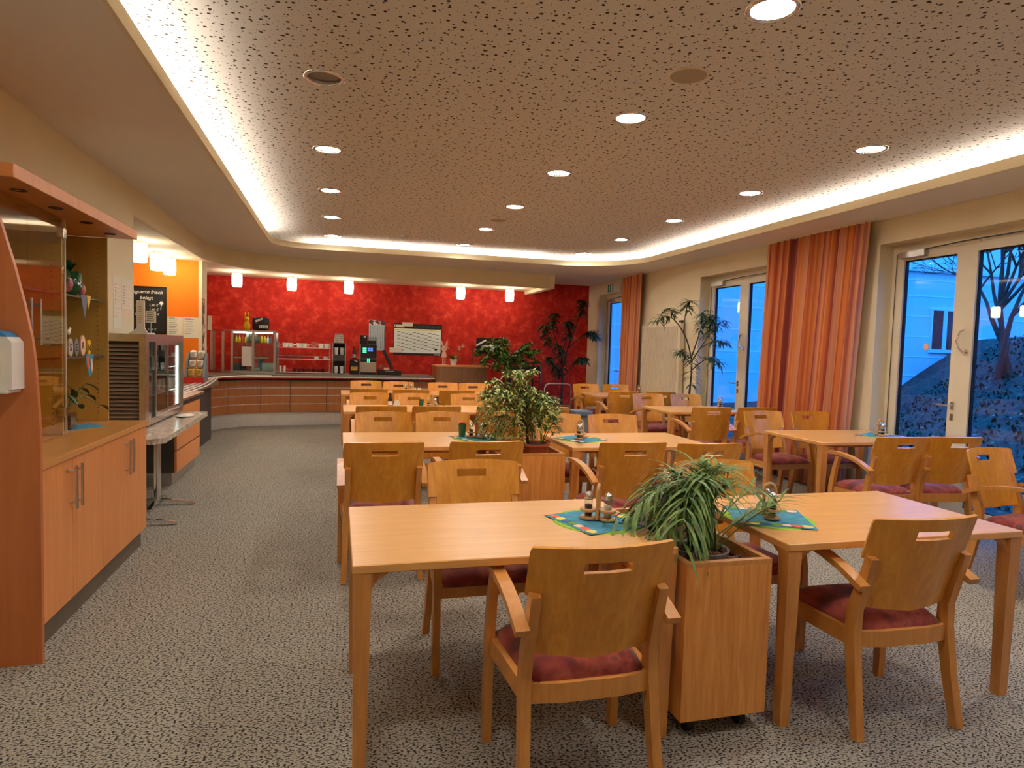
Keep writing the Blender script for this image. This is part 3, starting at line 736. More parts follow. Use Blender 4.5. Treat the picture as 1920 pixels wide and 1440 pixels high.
def make_shaker(fillmat, nm):
    t = thing(nm, 'x', 'shaker', (0, 0, 0), 'glass salt and pepper shakers')
    MB().lathe([(.0, 0), (.017, 0), (.018, .072), (.019, .075), (.016, .078)], (0, 0, 0), 20).build('glass_body', M['shaker'], t, smooth=True)
    MB().lathe([(0, .003), (.015, .003), (.0155, .05), (0, .05)], (0, 0, 0), 16).build('filling', fillmat, t, smooth='auto')
    MB().lathe([(.0185, .073), (.019, .08), (.018, .092), (.012, .104), (0, .108)], (0, 0, 0), 20).build('cap', M['chrome'], t, smooth=True); return t
pm = plain('pepper', srgb(60, 52, 46), .8, var=.3, vs=300)
MT, NP, CD, SH, PP = make_setting_mat(), make_napkin(), make_caddy(), make_shaker(M['salt'], 'salt_shaker'), make_shaker(pm, 'pepper_shaker')
ZT = .745
SETS = [(1.09, 2.57, .28, -.55, 'nearest left table'), (1.89, 2.5, 1.15, 1.25, 'nearest right table'), (1.08, 5.08, .35, -.4, 'second left table'), (1.93, 4.98, .5, .9, 'second right table'),
        (1.06, 7.5, .4, .2, 'third left table'), (2.2, 7.6, .3, .5, 'third right table'), (1.05, 10.0, .3, .2, 'fourth left table'), (4.98, 5.02, .4, 1.2, 'nearest window table'),
        (4.92, 7.62, .4, 1.1, 'middle window table'), (4.98, 10.15, .4, 1.1, 'farthest window table')]
def place(proto, used, lab, loc, rz):
    if not used: proto.location = loc; proto.rotation_euler = (0, 0, rz); proto['label'] = lab; return proto
    return dup(proto, lab, loc, rz)
for i, (x, y, a, ca, where) in enumerate(SETS):
    place(MT, i, 'round green table mat on the '+where, (x, y, ZT), a)
    place(NP, i, 'blue napkin printed with coloured eggs on the '+where, (x, y, ZT), a)
    zc = ZT+.008; place(CD, i, 'wooden cruet caddy with arched handle on the '+where, (x, y, zc), ca)
    for s, pr, nm in ((-1, PP, 'glass pepper shaker'), (1, SH, 'glass salt shaker')):
        place(pr, i, nm+' with chrome cap in the caddy on the '+where, (x+s*.042*math.cos(ca), y+s*.042*math.sin(ca), zc+.012), 0)
def glass_vase(x, y, lab):
    t = thing('green_glass', lab, 'glass', (x, y, ZT+.006))
    MB().lathe([(0, 0), (.026, 0), (.032, .1), (.029, .1), (.024, .006), (0, .006)], (x, y, ZT+.006), 18).build('tumbler', M['green_glass'], t, smooth='auto')
    mb = MB()
    for k in range(16):
        a = k*2.4; mb.leaf((x+.008*math.cos(a), y+.008*math.sin(a), ZT+.1), (math.cos(a), math.sin(a), 1.1), .045, .018, .8)
    mb.build('flower', M['orange_flower'], t)
glass_vase(.98, 5.16, 'green glass holding an orange flower on the second left table')
def bottle(x, y, z, lab, h=.24, r=.035, lm=None, cm=None, nm='bottle'):
    t = thing(nm, lab, 'bottle', (x, y, z)); k = h/.24
    MB().lathe([(0, 0), (r, 0), (r, .12*k), (r*.85, .145*k), (.014, .18*k), (.013, .225*k), (0, .225*k)], (x, y, z), 18).build('bottle_body', cm or M['bottle_green'], t, smooth='auto')
    MB().lathe([(r+.0008, .03*k), (r+.0008, .1*k)], (x, y, z), 18, cap=False).build('bottle_label', lm or M['paper'], t, smooth=True)
    MB().lathe([(.0145, .205*k), (.0145, .24*k), (0, .24*k)], (x, y, z), 14).build('cap', M['red_cup'], t, smooth='auto'); return t
bottle(.6, 7.72, ZT, 'small dark bottle on the third left table', .16, .028, M['paper'], M['black'])
t = thing('napkin_holder', 'white napkin stack beside the dark bottle on the third left table', 'napkin holder', (.68, 7.74, ZT))
MB().prism([(.63, ZT), (.73, ZT), (.70, ZT+.07), (.66, ZT+.07)], 'y', 7.71, 7.77).build('napkins', M['white'], t); B(.625, .735, 7.7, 7.78, ZT, ZT+.012).build('holder_tray', M['caddy'], t)
t = thing('green_glass', 'small green tumbler on the third left table beside the caddy', 'glass', (.95, 7.6, ZT))
MB().lathe([(0, 0), (.024, 0), (.03, .1), (.027, .1), (.022, .006), (0, .006)], (.95, 7.6, ZT), 18).build('tumbler', M['green_glass'], t, smooth='auto')
t = thing('table_lantern', 'small metal lantern with two tealights on the fourth left table', 'lantern', (1.2, 10.2, ZT))
MB().tube([(1.16, 10.2, ZT+.01), (1.16, 10.2, ZT+.15), (1.2, 10.2, ZT+.21), (1.24, 10.2, ZT+.15), (1.24, 10.2, ZT+.01)], .006, 8).build('wire_frame', M['dark_grey'], t)
B(1.13, 1.27, 10.16, 10.24, ZT, ZT+.01).build('tray', M['dark_grey'], t)
for xx in (1.165, 1.235): MB().lathe([(0, .01), (.022, .01), (.024, .06), (0, .06)], (xx, 10.2, ZT), 14).build('tealight', M['white'], t, smooth='auto')

# ------------------------------------------------------------------ planters and plants
def planter(x0, x1, y0, y1, z0, z1, label):
    t = thing('planter_box', label, 'planter', ((x0+x1)/2, (y0+y1)/2, 0), 'wooden planter boxes on castors')
    w = .022; zr = z1-.018
    for nm, a in (('front_panel', (x0, x1, y0, y0+w)), ('back_panel', (x0, x1, y1-w, y1)), ('side_panel', (x0, x0+w, y0+w, y1-w)), ('side_panel', (x1-w, x1, y0+w, y1-w))):
        B(*a, z0, zr).build(nm, M['planter'], t)
    mb = MB(); r = .026
    for a in ((x0, x1, y0, y0+r), (x0, x1, y1-r, y1), (x0, x0+r, y0+r, y1-r), (x1-r, x1, y0+r, y1-r)): mb.box(*a, zr, z1)
    mb.build('rim', M['table_edge'], t); B(x0+w, x1-w, y0+w, y1-w, z0, z0+.02).build('bottom', M['planter'], t)
    for cx_ in (x0+.07, x1-.07):
        for cy_ in (y0+.07, y1-.07):
            mb = MB(); mb.lathe([(.0, -.014), (.03, -.014), (.03, .014), (0, .014)], (cx_, cy_, .03), 16, 'x'); mb.box(cx_-.02, cx_+.02, cy_-.02, cy_+.02, .045, z0); mb.build('castor', M['rubber'], t)
    return t
planter(1.275, 1.645, 2.14, 2.98, .075, .69, 'beech planter box with the palm, between the two nearest tables')
planter(1.265, 1.655, 4.56, 5.42, .075, .70, 'beech planter box holding the terracotta bowl, between the second tables')
# clay pellets + palm
def pellets(x0, x1, y0, y1, z, n, label, group=None):
    mb = MB(); rnd = random.Random(5)
    mb.box(x0, x1, y0, y1, z-.06, z-.012)
    for _ in range(n):
        mb.ball((rnd.uniform(x0+.01, x1-.01), rnd.uniform(y0+.01, y1-.01), z-.012+rnd.uniform(0, .008)), rnd.uniform(.008, .013), 1, (1, 1, .8))
    return tag(mb.build('clay_pellets', M['pellets'], smooth=True), label, 'plant substrate', None, 'stuff')
pellets(1.299, 1.621, 2.164, 2.956, .655, 950, 'brown clay pellets filling the palm planter')
def palm():
    t = thing('parlour_palm', 'arching green palm with drooping fronds in the nearest planter', 'plant', (1.5, 2.42, .645))
    MB().lathe([(.105, -.1), (.115, .0), (.122, .012), (.114, .014), (.105, .0), (.1, -.1)], (1.5, 2.42, .645), 28, cap=False).build('inner_pot', M['grey'], t, smooth=True)
    rnd = random.Random(11); st = MB(); lf = MB(); base = Vector((1.5, 2.42, .64))
    for k in range(34):
        a = rnd.uniform(0, 2*PI)
        if k < 19: a = PI+rnd.uniform(-1.2, 1.0)
        d = Vector((math.cos(a), math.sin(a)*.8, 0)); h = rnd.uniform(.2, .36); reach = rnd.uniform(.2, .37) if k < 19 else rnd.uniform(.1, .24)
        b = base+Vector((rnd.uniform(-.05, .05), rnd.uniform(-.05, .05), 0))
        pts = [b+d*reach*(s**1.9)*1.0+Vector((0, 0, h*math.sin(min(1., s*1.12)*PI*.56)-(.14*max(0, s-.62)**1.3*3 if k < 19 else 0))) for s in [i/12 for i in range(13)]]
        st.tube(pts, [.0045*(1-.7*i/12) for i in range(13)], 5)
        side = Vector((-d.y, d.x, 0))
        for i in range(5, 13):
            tg = (pts[i]-pts[i-1]).normalized()
            for s in (-1, 1):
                dv = (tg*.75+side*s*.7+Vector((0, 0, .12))).normalized()
                lf.leaf(pts[i], dv, rnd.uniform(.13, .23), .015, rnd.uniform(1.0, 1.9), seg=5, shape=lambda q: min(1, q*5+.25)*(1-q**2.2))
    for k in range(4):   # the thin upright shoots leaning right
        b = base+Vector((rnd.uniform(0, .05), rnd.uniform(-.04, .04), 0)); d = Vector((.5+.2*k, rnd.uniform(-.3, .3), 1)).normalized()
        pts = [b+d*(.3*i/6)+Vector((.12*(i/6)**2, 0, -.02*(i/6)**2)) for i in range(7)]; st.tube(pts, .003, 5)
        for i in range(3, 7):
            for s in (-1, 1): lf.leaf(pts[i], (d.x+.2, s*.6, .5), .17, .013, .9, seg=5, shape=lambda q: min(1, q*5+.25)*(1-q**2.2))
    st.build('stems', M['green_leaf'], t, smooth=True); lf.build('fronds', M['palm_leaf'], t, smooth=True)
palm()
def bowl_pot(x, y, z, r, h, m, label, name='plant_pot'):
    pass
def fig():
    x, y, z = 1.50, 4.86, .66
    t = thing('variegated_fig', 'bushy pale variegated fig with a peace lily in a terracotta bowl', 'plant', (x, y, z))
    MB().lathe([(.0, -.03), (.1, -.03), (.112, .05), (.125, .062), (.125, .08), (.113, .08), (.1, .06), (0, .06)], (x, y, z), 28).build('bowl', M['terracotta'], t, smooth='auto')
    MB().lathe([(0, .063), (.1, .063)], (x, y, z), 20).build('soil', M['soil'], t)
    rnd = random.Random(21); st = MB(); lf = MB(); top = Vector((x-.09, y+.05, z+.28))
    st.tube([(x-.05, y, z+.05), (x-.06, y+.02, z+.2), top, (x-.09, y+.05, z+.48)], [.012, .011, .009, .005], 7)
    C0 = Vector((x-.1, y+.06, z+.37))
    for k in range(84):
        u = rnd.uniform(-.75, 1); a = rnd.uniform(0, 2*PI); q = math.sqrt(1-u*u)
        tip = C0+Vector((.29*q*math.cos(a), .22*q*math.sin(a), .28*u))
        if tip.x > x+.02: tip.z = min(tip.z, z+.5-(tip.x-x)*.6)
        b = top+Vector((0, 0, rnd.uniform(-.12, .2))); mid = (b+tip)/2+Vector((0, 0, .05))
        P = catmull([tuple(b), tuple(mid), tuple(tip), tuple(tip+(tip-mid)*.4+Vector((0, 0, -.05)))], 4); st.tube(P, .0025, 4)
        for p in P[3:]:
            for _ in range(3):
                lf.leaf(p, (rnd.uniform(-1, 1), rnd.uniform(-1, 1), rnd.uniform(-.5, .35)), rnd.uniform(.045, .07), .02, .9, seg=3)
    st.build('branches', M['bark'], t, smooth=True); lf.build('foliage', M['fig_leaf'], t, smooth=True)
    lf = MB()
    for k in range(13):
        a = rnd.uniform(-1.2, 2.2); d = Vector((math.cos(a)*.5, math.sin(a)*.4, 1)); b = Vector((x+.05, y-.02, z+.06)); L_ = rnd.uniform(.14, .3)
        e = b+d.normalized()*L_; lf.tube([b, (b+e)/2+Vector((.01, 0, .02)), e], .0028, 5); lf.leaf(e, (d.x, d.y, .25), rnd.uniform(.08, .12), .045, 1.4, seg=5)
    lf.build('peace_lily', M['green_leaf'], t, smooth=True)
fig()
def leafy_tree(name, label, base, paths, leafm, leafL, leafw, per, potm, potr, poth, droop=.5, tr=.018, seed=1, nl=6):
    x, y, z = base; t = thing(name, label, 'plant', base); rnd = random.Random(seed)
    MB().lathe([(0, 0), (potr*.8, 0), (potr, poth), (potr*.92, poth), (potr*.75, .03), (0, .03)], base, 24).build('pot', potm, t, smooth='auto')
    MB().lathe([(0, poth-.03), (potr*.9, poth-.03)], base, 20).build('soil', M['soil'], t)
    st = MB(); lf = MB()
    for P, r0 in paths:
        Q = catmull([(x+a, y+b, z+c) for a, b, c in P], 5); n = len(Q)
        st.tube(Q, [r0*(1-.75*i/(n-1)) for i in range(n)], 6)
        tw = Q[-nl:]
        for i, p in enumerate(tw):
            for _ in range(per):
                a = rnd.uniform(0, 2*PI); lf.leaf(p, (math.cos(a), math.sin(a), rnd.uniform(-.45, .5)), leafL*rnd.uniform(.7, 1.15), leafw, droop*rnd.uniform(.6, 1.5), seg=4)
    st.build('trunk', M['bark'], t, smooth=True); lf.build('leaves', leafm, t, smooth=True)
# slim ficus before the radiator (planted behind the window tables)
leafy_tree('slim_ficus', 'slim tree with long drooping leaves between radiator and second glass door', (5.02, 8.62, 0),
    [([(0, 0, .3), (.01, 0, .7), (.03, -.02, 1.2), (.03, 0, 1.45)], .024), ([(.03, 0, 1.4), (-.04, .06, 1.7), (-.15, .2, 1.95), (-.26, .3, 2.02), (-.36, .38, 1.93)], .012),
     ([(.03, 0, 1.42), (.06, -.08, 1.65), (.1, -.14, 1.9), (.1, -.16, 2.08)], .012), ([(-.06, .1, 1.75), (-.05, .1, 2.0), (-.04, .06, 2.16), (-.02, .02, 2.24)], .009),
     ([(.03, 0, 1.35), (.06, -.18, 1.55), (.1, -.42, 1.8), (.1, -.66, 1.92)], .011), ([(.02, 0, 1.2), (.06, -.2, 1.34), (.08, -.45, 1.42), (.08, -.66, 1.32)], .009), ([(.06, -.18, 1.55), (.08, -.36, 1.62), (.1, -.58, 1.66), (.1, -.78, 1.6)], .008), ([(.1, -.3, 1.7), (.1, -.36, 1.9), (.08, -.42, 2.02)], .008),
     ([(.1, -.14, 1.85), (.11, -.26, 1.96), (.1, -.36, 1.95)], .008), ([(-.15, .2, 1.95), (-.2, .22, 2.08), (-.24, .24, 2.12)], .007), ([(.02, 0, 1.3), (-.05, .08, 1.45), (-.1, .12, 1.5)], .007)],
    M['dark_leaf'], .19, .028, 5, M['terracotta'], .17, .32, 1.2, seed=4, nl=8)
leafy_tree('tall_ficus', 'tall dark leafed tree in the corner before the red wall', (4.5, 12.75, 0),
    [([(0, 0, .3), (0, 0, .9), (-.03, 0, 1.3), (-.1, 0, 1.55)], .03), ([(-.02, 0, 1.0), (.1, 0, 1.5), (.28, 0, 2.0), (.4, .05, 2.35), (.42, .05, 2.5)], .016),
     ([(-.1, 0, 1.5), (-.2, 0, 1.75), (-.26, 0, 2.05), (-.22, 0, 2.2)], .014), ([(-.05, 0, 1.2), (-.25, -.1, 1.45), (-.42, -.1, 1.75), (-.45, -.1, 1.95)], .014),
     ([(0, 0, .9), (.2, -.1, 1.15), (.35, -.15, 1.3), (.42, -.15, 1.25)], .012), ([(0, 0, .9), (-.2, -.1, 1.1), (-.36, -.15, 1.3)], .012), ([(.1, 0, 1.5), (.3, -.1, 1.7), (.55, -.1, 1.85), (.66, -.1, 1.75)], .01),
     ([(-.05, 0, 1.3), (.0, -.1, 1.6), (.08, -.1, 1.9), (.05, -.1, 2.05)], .012)],
    M['dark_leaf'], .2, .05, 8, M['terracotta'], .2, .34, 1.2, seed=8, nl=9)
def dense(name, label, base, c, rad, n, leafm, L_, w, pot, potr, poth, seed):
    P = []; rnd = random.Random(seed)
    for k in range(n):
        u = rnd.uniform(-.9, 1); a = rnd.uniform(0, 2*PI); q = math.sqrt(1-u*u)
        tip = (c[0]+rad[0]*q*math.cos(a), c[1]+rad[1]*q*math.sin(a), c[2]+rad[2]*u)
        P.append(([(0, 0, c[2]-rad[2]*1.3), (c[0]*.5, 0, c[2]-.1), (tip[0]*.7, tip[1]*.7, (tip[2]+c[2])/2+.05), tip], .008))
    P.append(([(0, 0, poth-.05), (0, 0, c[2]*.5), (c[0]*.4, 0, c[2]-rad[2]*.5), (c[0]*.6, 0, c[2])], .02))
    leafy_tree(name, label, base, P, leafm, L_, w, 7, pot, potr, poth, .9, seed=seed, nl=8)
dense('weeping_fig', 'dark green bushy weeping fig behind the variegated one, before the trolley', (3.02, 11.5, 0), (0, 0, 1.32), (.62, .4, .34), 44, M['green_leaf'], .1, .04, M['terracotta'], .2, .34, 14)
# trailing fern on the third right table
t = thing('trailing_fern', 'bright green trailing plant in a small pot on the third right table', 'plant', (2.32, 7.32, ZT))
MB().lathe([(0, 0), (.05, 0), (.065, .1), (.06, .1), (.046, .02), (0, .02)], (2.32, 7.32, ZT), 20).build('pot', M['terracotta'], t, smooth='auto')
mb = MB(); rnd = random.Random(3)
for k in range(90):
    a = rnd.uniform(0, 2*PI); mb.leaf((2.32+.03*math.cos(a), 7.32+.03*math.sin(a), ZT+.1), (math.cos(a), math.sin(a)*.8, rnd.uniform(.1, .9)), rnd.uniform(.14, .3), .05, rnd.uniform(1, 2.4), seg=5)
mb.build('leaves', M['green_leaf'], t, smooth=True)

# grey pedestal bin and trolleys
t = thing('pedestal_bin', 'grey plastic pedestal bin between the second right table chairs', 'bin', (2.8, 7.25, 0))
MB().prism([(2.72, 0), (2.9, 0), (2.87, .1), (2.87, .70), (2.75, .70), (2.75, .1)], 'y', 7.16, 7.34).bev(.01, 2).build('bin_body', M['grey'], t)
B(2.69, 2.91, 7.12, 7.38, .70, .76).bev(.012, 2).build('lid', M['blue_grey'], t)
t = thing('tray_trolley', 'dark framed tray trolley standing against the red wall', 'trolley', (3.6, 12.7, 0))
for x in (3.3, 3.92):
    MB().tube([(x, 12.45, .08), (x, 12.45, 1.14), (x, 12.49, 1.2), (x, 12.91, 1.2), (x, 12.95, 1.14), (x, 12.95, .08)], .016, 8).build('side_frame', M['black'], t, smooth='auto')
MB().tube([(3.3, 12.46, 1.18), (3.92, 12.46, 1.18)], .016, 8).build('top_bar', M['black'], t)
B(3.32, 3.9, 12.46, 12.94, 1.02, 1.12).build('top_tray', M['black'], t)
for z in (.3, .55, .8): B(3.32, 3.9, 12.47, 12.93, z, z+.025).build('tray_shelf', M['red_cup'], t)
for x in (3.3, 3.92):
    for y in (12.48, 12.92): MB().lathe([(0, -.015), (.045, -.015), (.045, .015), (0, .015)], (x, y, .045), 14, 'x').build('castor', M['rubber'], t)
t = thing('push_trolley', 'low platform trolley with a pale tubular push handle', 'trolley', (3.8, 11.25, 0))
B(3.54, 4.06, 10.95, 11.65, .14, .18).build('platform', M['dark_grey'], t)
MB().tube([(3.55, 10.98, .18), (3.55, 10.98, .78), (3.58, 10.98, .84), (3.64, 10.98, .86), (3.97, 10.98, .86), (4.02, 10.98, .84), (4.05, 10.98, .78), (4.05, 10.98, .18)], .014, 8).build('push_handle', M['steel'], t, smooth='auto')
for x in (3.6, 4.0):
    for y in (11.05, 11.55):
        mb = MB(); mb.lathe([(0, -.018), (.055, -.018), (.055, .018), (0, .018)], (x, y, .055), 14, 'x'); mb.box(x-.022, x+.022, y-.02, y+.02, .1, .14); mb.build('castor', M['rubber'], t)

# ------------------------------------------------------------------ left cabinet wall
CX, CY0, CY1 = -1.30, 3.31, 5.08
t = thing('sideboard_cabinet', 'long low orange-brown wood cabinet with four doors along the left wall', 'cabinet', (-1.6, 4.2, 0))
B(XL+.005, CX-.022, CY0, CY1, .11, .855).build('body', M['cab'], t)
B(XL+.005, CX-.035, CY0, CY1-.01, 0, .11).build('plinth', plain('plinth_grey', srgb(112, 100, 86), .5, .3, var=.1), t)
w = (CY1-CY0-.004)/4
for k in range(4):
    a = CY0+.002+k*w
    d = B(CX-.02, CX, a+.0015, a+w-.0015, .13, .852).bev(.0015, 1).build('cabinet_door', M['cab'], t)
    yh = a+w-.035 if k % 2 == 0 else a+.035
    mb = MB(); mb.tube([(CX+.032, yh, .60), (CX+.032, yh, .82)], .0065, 8)
    for z in (.628, .792): mb.tube([(CX, yh, z), (CX+.032, yh, z)], .005, 8)
    mb.build('bar_handle', M['steel'], d, smooth='auto')
    if k == 0: MB().lathe([(.01, 0), (.01, .008), (.007, .01)], (CX, yh-.05, .8), 12, 'x').build('lock', M['chrome'], d)
tag(B(XL+.005, -1.29, CY0, CY1+.02, .857, .89).bev(.004, 2).build('worktop', M['worktop']), 'continuous wood worktop on the long left cabinet', 'worktop')
# curved end panel
prof = [(-1.262, 0), (-1.262, 1.06), (-1.270, 1.21), (-1.278, 1.36), (-1.289, 1.46), (-1.315, 1.6), (-1.352, 1.77), (-1.404, 1.965), (-1.47, 2.149)]
o = MB().prism(prof+[(XL+.005, 2.149), (XL+.005, 0)], 'y', 3.283, 3.308).build('end_panel', M['cab_dark'])
tag(o, 'tall red-brown wood end panel with a curved edge at the far left', 'panel')
# upper display cabinet
t = thing('display_cabinet', 'glass fronted upper wall cabinet with open shelves over the worktop', 'cabinet', (-1.7, 4.2, .89))
UX = -1.54
B(XL+.006, XL+.018, CY0, CY1+.02, .892, 2.146).build('back_panel', M['cab_in'], t)
B(XL+.02, UX, CY1+.0, CY1+.02, .892, 2.146).build('side_panel', M['cab_in'], t)
mb = MB(); mb.box(XL+.02, UX-.01, 4.335, 4.353, .892, 2.146)
dv = mb.build('divider', M['cab_in'], t)
mb = MB()
for k in range(36):
    for x in (UX-.06, XL+.08): mb.lathe([(0, 0), (.003, 0)], (x, 4.3345, .95+k*.033), 8, 'y'); mb.lathe([(0, 0), (.003, 0)], (x, CY1-.0008, .95+k*.033), 8, 'y')
mb.build('peg_holes', M['rubber'], t)
for z in (1.335, 1.71):
    B(XL+.02, UX-.02, 3.315, 4.332, z, z+.01).build('glass_shelf', M['glass_tint'], t); B(XL+.02, UX-.02, 4.356, CY1-.002, z, z+.01).build('glass_shelf', M['glass_tint'], t)
    MB().box(UX-.02, UX-.017, 3.32, 4.33, z, z+.01).build('shelf_edge', M['red_cup'], t); MB().box(UX-.02, UX-.017, 4.358, CY1-.004, z, z+.01).build('shelf_edge', M['dark_grey'], t)
for a, b in ((3.32, 3.875), (3.88, 4.35)):
    g = B(UX, UX+.006, a, b, .895, 2.14).build('glass_door', M['glass_cab'], t)
    yh = b-.05 if a < 3.5 else a+.05
    mb = MB(); mb.tube([(UX+.04, yh, 1.42), (UX+.04, yh, 1.66)], .006, 8)
    for z in (1.45, 1.63): mb.tube([(UX+.006, yh, z), (UX+.04, yh, z)], .0045, 8)
    mb.build('bar_handle', M['steel'], g, smooth='auto')
    if a > 3.5:
        MB().box(UX-.002, UX+.008, b-.006, b, .895, 2.14).build('edge_profile', M['white_frame'], g)
        for z in (1.0, 2.03): B(UX-.03, UX+.012, b-.035, b+.004, z, z+.06).bev(.004, 1).build('hinge', M['chrome'], g)
t = thing('canopy_board', 'orange-brown wood canopy with small spotlights above the display cabinet', 'canopy', (-1.6, 4.2, 2.15))
B(XL+.005, -1.36, 3.31, 5.1, 2.15, 2.21).bev(.002, 1).build('canopy_panel', M['cab'], t)
for y in (3.6, 4.02, 4.46, 4.88): MB().lathe([(.022, 0), (.022, -.004), (.034, -.004), (.034, 0)], (-1.46, y, 2.15), 20, cap=False).build('spotlight_ring', M['dark_grey'], t, smooth='auto')
# things in the cabinet
zs1, zs2, zw = 1.7205, 1.3455, .892
bottle(-1.70, 3.98, zs1, 'green bottle with pale label behind the cabinet glass, right one', .25, .036, M['pink']); bottle(-1.70, 3.66, zs1, 'green bottle behind the cabinet glass, left one by the curved panel', .25, .036, M['paper'])
def gift(x, y, z, s, label, seed):
    rnd = random.Random(seed); t = thing('wrapped_gift', label, 'gift', (x, y, z), 'green cellophane gifts'); mb = MB()
    mb.ball((0, 0, 0), 1, 3)
    for v in mb.bm.verts: v.co = Vector((x, y, z))+Vector((v.co.x*.075*s, v.co.y*.075*s, max(0, (v.co.z+1)*.085*s)))*(1+.12*math.sin(v.co.x*9+v.co.z*7+seed))
    mb.build('green_wrap', M['cello_green'], t, smooth=True)
    mb = MB()
    for k in range(9): mb.leaf((x, y, z+.15*s), (rnd.uniform(-.6, .6), rnd.uniform(-.6, .6), 1), .08*s, .05*s, .4, seg=3)
    mb.build('gathered_top', M['cello_green'], t)
    mb = MB(); mb.ball((x+.055*s, y+.045*s, z+.05*s), .032*s, 2, (.7, .8, 1.2)); mb.build('patterned_front', M['cello_pink'], t, smooth=True)
gift(-1.68, 4.52, zs1, 1.35, 'large green cellophane gift on the upper open shelf, left one', 1); gift(-1.67, 4.78, zs1, 1.05, 'smaller green cellophane gift on the upper open shelf, right one', 2)
gift(-1.70, 4.47, zs2, 1.1, 'green cellophane gift at the left of the lower open shelf', 3)
def hanging(x, y, z, label, cols, nm):
    t = thing(nm, label, 'napkin', (x, y, z))
    for k, (c, P) in enumerate(cols): MB().prism([(y+a, z+b) for a, b in P], 'x', x-.002+k*.002, x+k*.002).build('hanging_corner', c, t)
hanging(-1.555, 4.74, zs1+.011, 'pale blue and yellow napkin corner hanging over the upper glass shelf', [(M['blue_grey'], [(-.1, 0), (.03, 0), (-.03, -.15)]), (M['yellow'], [(.0, 0), (.07, 0), (.03, -.09)])], 'draped_napkin')
hanging(-1.555, 4.78, zs2+.011, 'blue napkin corner with egg print hanging over the lower glass shelf', [(M['napkin_blue'], [(-.07, 0), (.08, 0), (.05, -.13), (.0, -.15), (-.03, -.1)]), (M['orange_flower'], [(-.05, -.02), (-.02, -.01), (.0, -.09), (-.02, -.1)]), (M['pink'], [(.01, -.03), (.04, -.03), (.05, -.1), (.03, -.12)])], 'draped_napkin')
def egg_letter(y, z, ch, m, label, w=.036, h=.055, tilt=0.):
    x = -1.60; t = thing('letter_egg', label, 'decoration', (x, y, z), 'lettered easter eggs on the lower shelf')
    MB().lathe([(0, -.004), (w, -.004), (w, .004), (0, .004)], (x, y, z+h), 24, 'x', 1, h/w).build('egg_disc', m, t)
    text('letter', ch, .062, face_right(x+.005, y-.002, z+h-.022), M['ink'], t)
egg_letter(4.60, zs2, 'S', M['foil'], 'striped lettered egg decoration at the left of the row'); egg_letter(4.69, zs2, 'E', M['grey'], 'grey lettered egg decoration, second in the row')
egg_letter(4.80, zs2, 'R', M['pink'], 'large pink egg decoration with the letter R', .042, .066); egg_letter(4.91, zs2, 'N', M['yellow'], 'yellow egg decoration with the letter N', .036, .052)
t = thing('bird_ornament', 'small cream bird ornament perched above the lettered eggs', 'ornament', (-1.62, 4.63, zs2+.12))
mb = MB(); mb.ball((-1.62, 4.63, zs2+.15), .022, 2, (.5, 1.2, .9)); mb.ball((-1.62, 4.652, zs2+.168), .012, 2, (.6, 1, 1)); mb.build('bird_body', M['foil'], t, smooth=True); MB().tube([(-1.62, 4.63, zs2), (-1.62, 4.63, zs2+.14)], .002, 6).build('wire', M['dark_grey'], t)
t = thing('jar_plant', 'young rooted cutting in a glass cube on the worktop', 'plant', (-1.64, 4.62, zw)); px_, py_ = -1.64, 4.62
mb = MB(); mb.box(px_-.05, px_+.05, py_-.05, py_+.05, zw, zw+.1); mb.build('glass_cube', M['glass_tint'], t); B(px_-.045, px_+.045, py_-.045, py_+.045, zw+.004, zw+.085).build('bark_filling', M['pellets'], t)
st, lf = MB(), MB()
for dx, dy, L_, ar in ((.0, -.02, .2, 0), (.1, .04, .2, .1), (.06, .16, .12, .25), (.12, .2, .05, .3), (.04, .1, .17, .1), (.02, -.05, .14, 0)):
    b = Vector((px_, py_, zw+.08)); e = b+Vector((dx, dy, L_)); st.tube(catmull([tuple(b), tuple((b+e)/2+Vector((0, 0, ar*.3))), tuple(e)], 4), .003, 5)
    lf.leaf(e, (dx+.15, dy*2+.1, -.1), .1, .05, .9, seg=5); lf.leaf((b+e)/2+Vector((0, 0, .01)), (dx-.1, -dy-.1, .3), .08, .042, .9, seg=5)
st.build('stems', M['green_leaf'], t); lf.build('leaves', M['dark_leaf'], t, smooth=True)
t = thing('worktop_napkin', 'blue napkin with patterned border spread under the cutting on the worktop', 'napkin', (-1.58, 4.7, .89)); 
MB().prism([(-1.72, 4.56), (-1.62, 4.5), (-1.44, 4.74), (-1.60, 4.92)], 'z', .8905, .8918).build('napkin_sheet', M['napkin_blue'], t)
# dispenser on the end panel
t = thing('glove_dispenser', 'white wall dispenser with blue top on the curved end panel', 'dispenser', (-1.42, 3.2, 1.24))
MB().prism([(-1.55, 1.24), (-1.318, 1.24), (-1.318, 1.44), (-1.335, 1.462), (-1.55, 1.462)], 'y', 3.17, 3.283).bev(.004, 1).build('dispenser_body', M['white'], t)
MB().prism([(-1.55, 1.462), (-1.335, 1.462), (-1.36, 1.485), (-1.55, 1.50)], 'y', 3.18, 3.28).build('tissue_sheets', M['blue_paper'], t)
mb = MB(); mb.box(-1.55, -1.352, 3.1685, 3.17, 1.275, 1.41); mb.build('label_plate', M['paper'], t)
mb = MB()
for a, b, c, d in ((-1.5, -1.36, 1.385, 1.4), (-1.5, -1.36, 1.345, 1.36), (-1.5, -1.38, 1.33, 1.336), (-1.5, -1.36, 1.315, 1.321), (-1.5, -1.36, 1.283, 1.29)): mb.box(a, b, 3.167, 3.1685, c, d)
mb.build('label_print', M['ink'], t); B(-1.55, -1.33, 3.15, 3.283, 1.225, 1.24).bev(.004, 1).build('drip_ledge', M['white'], t)

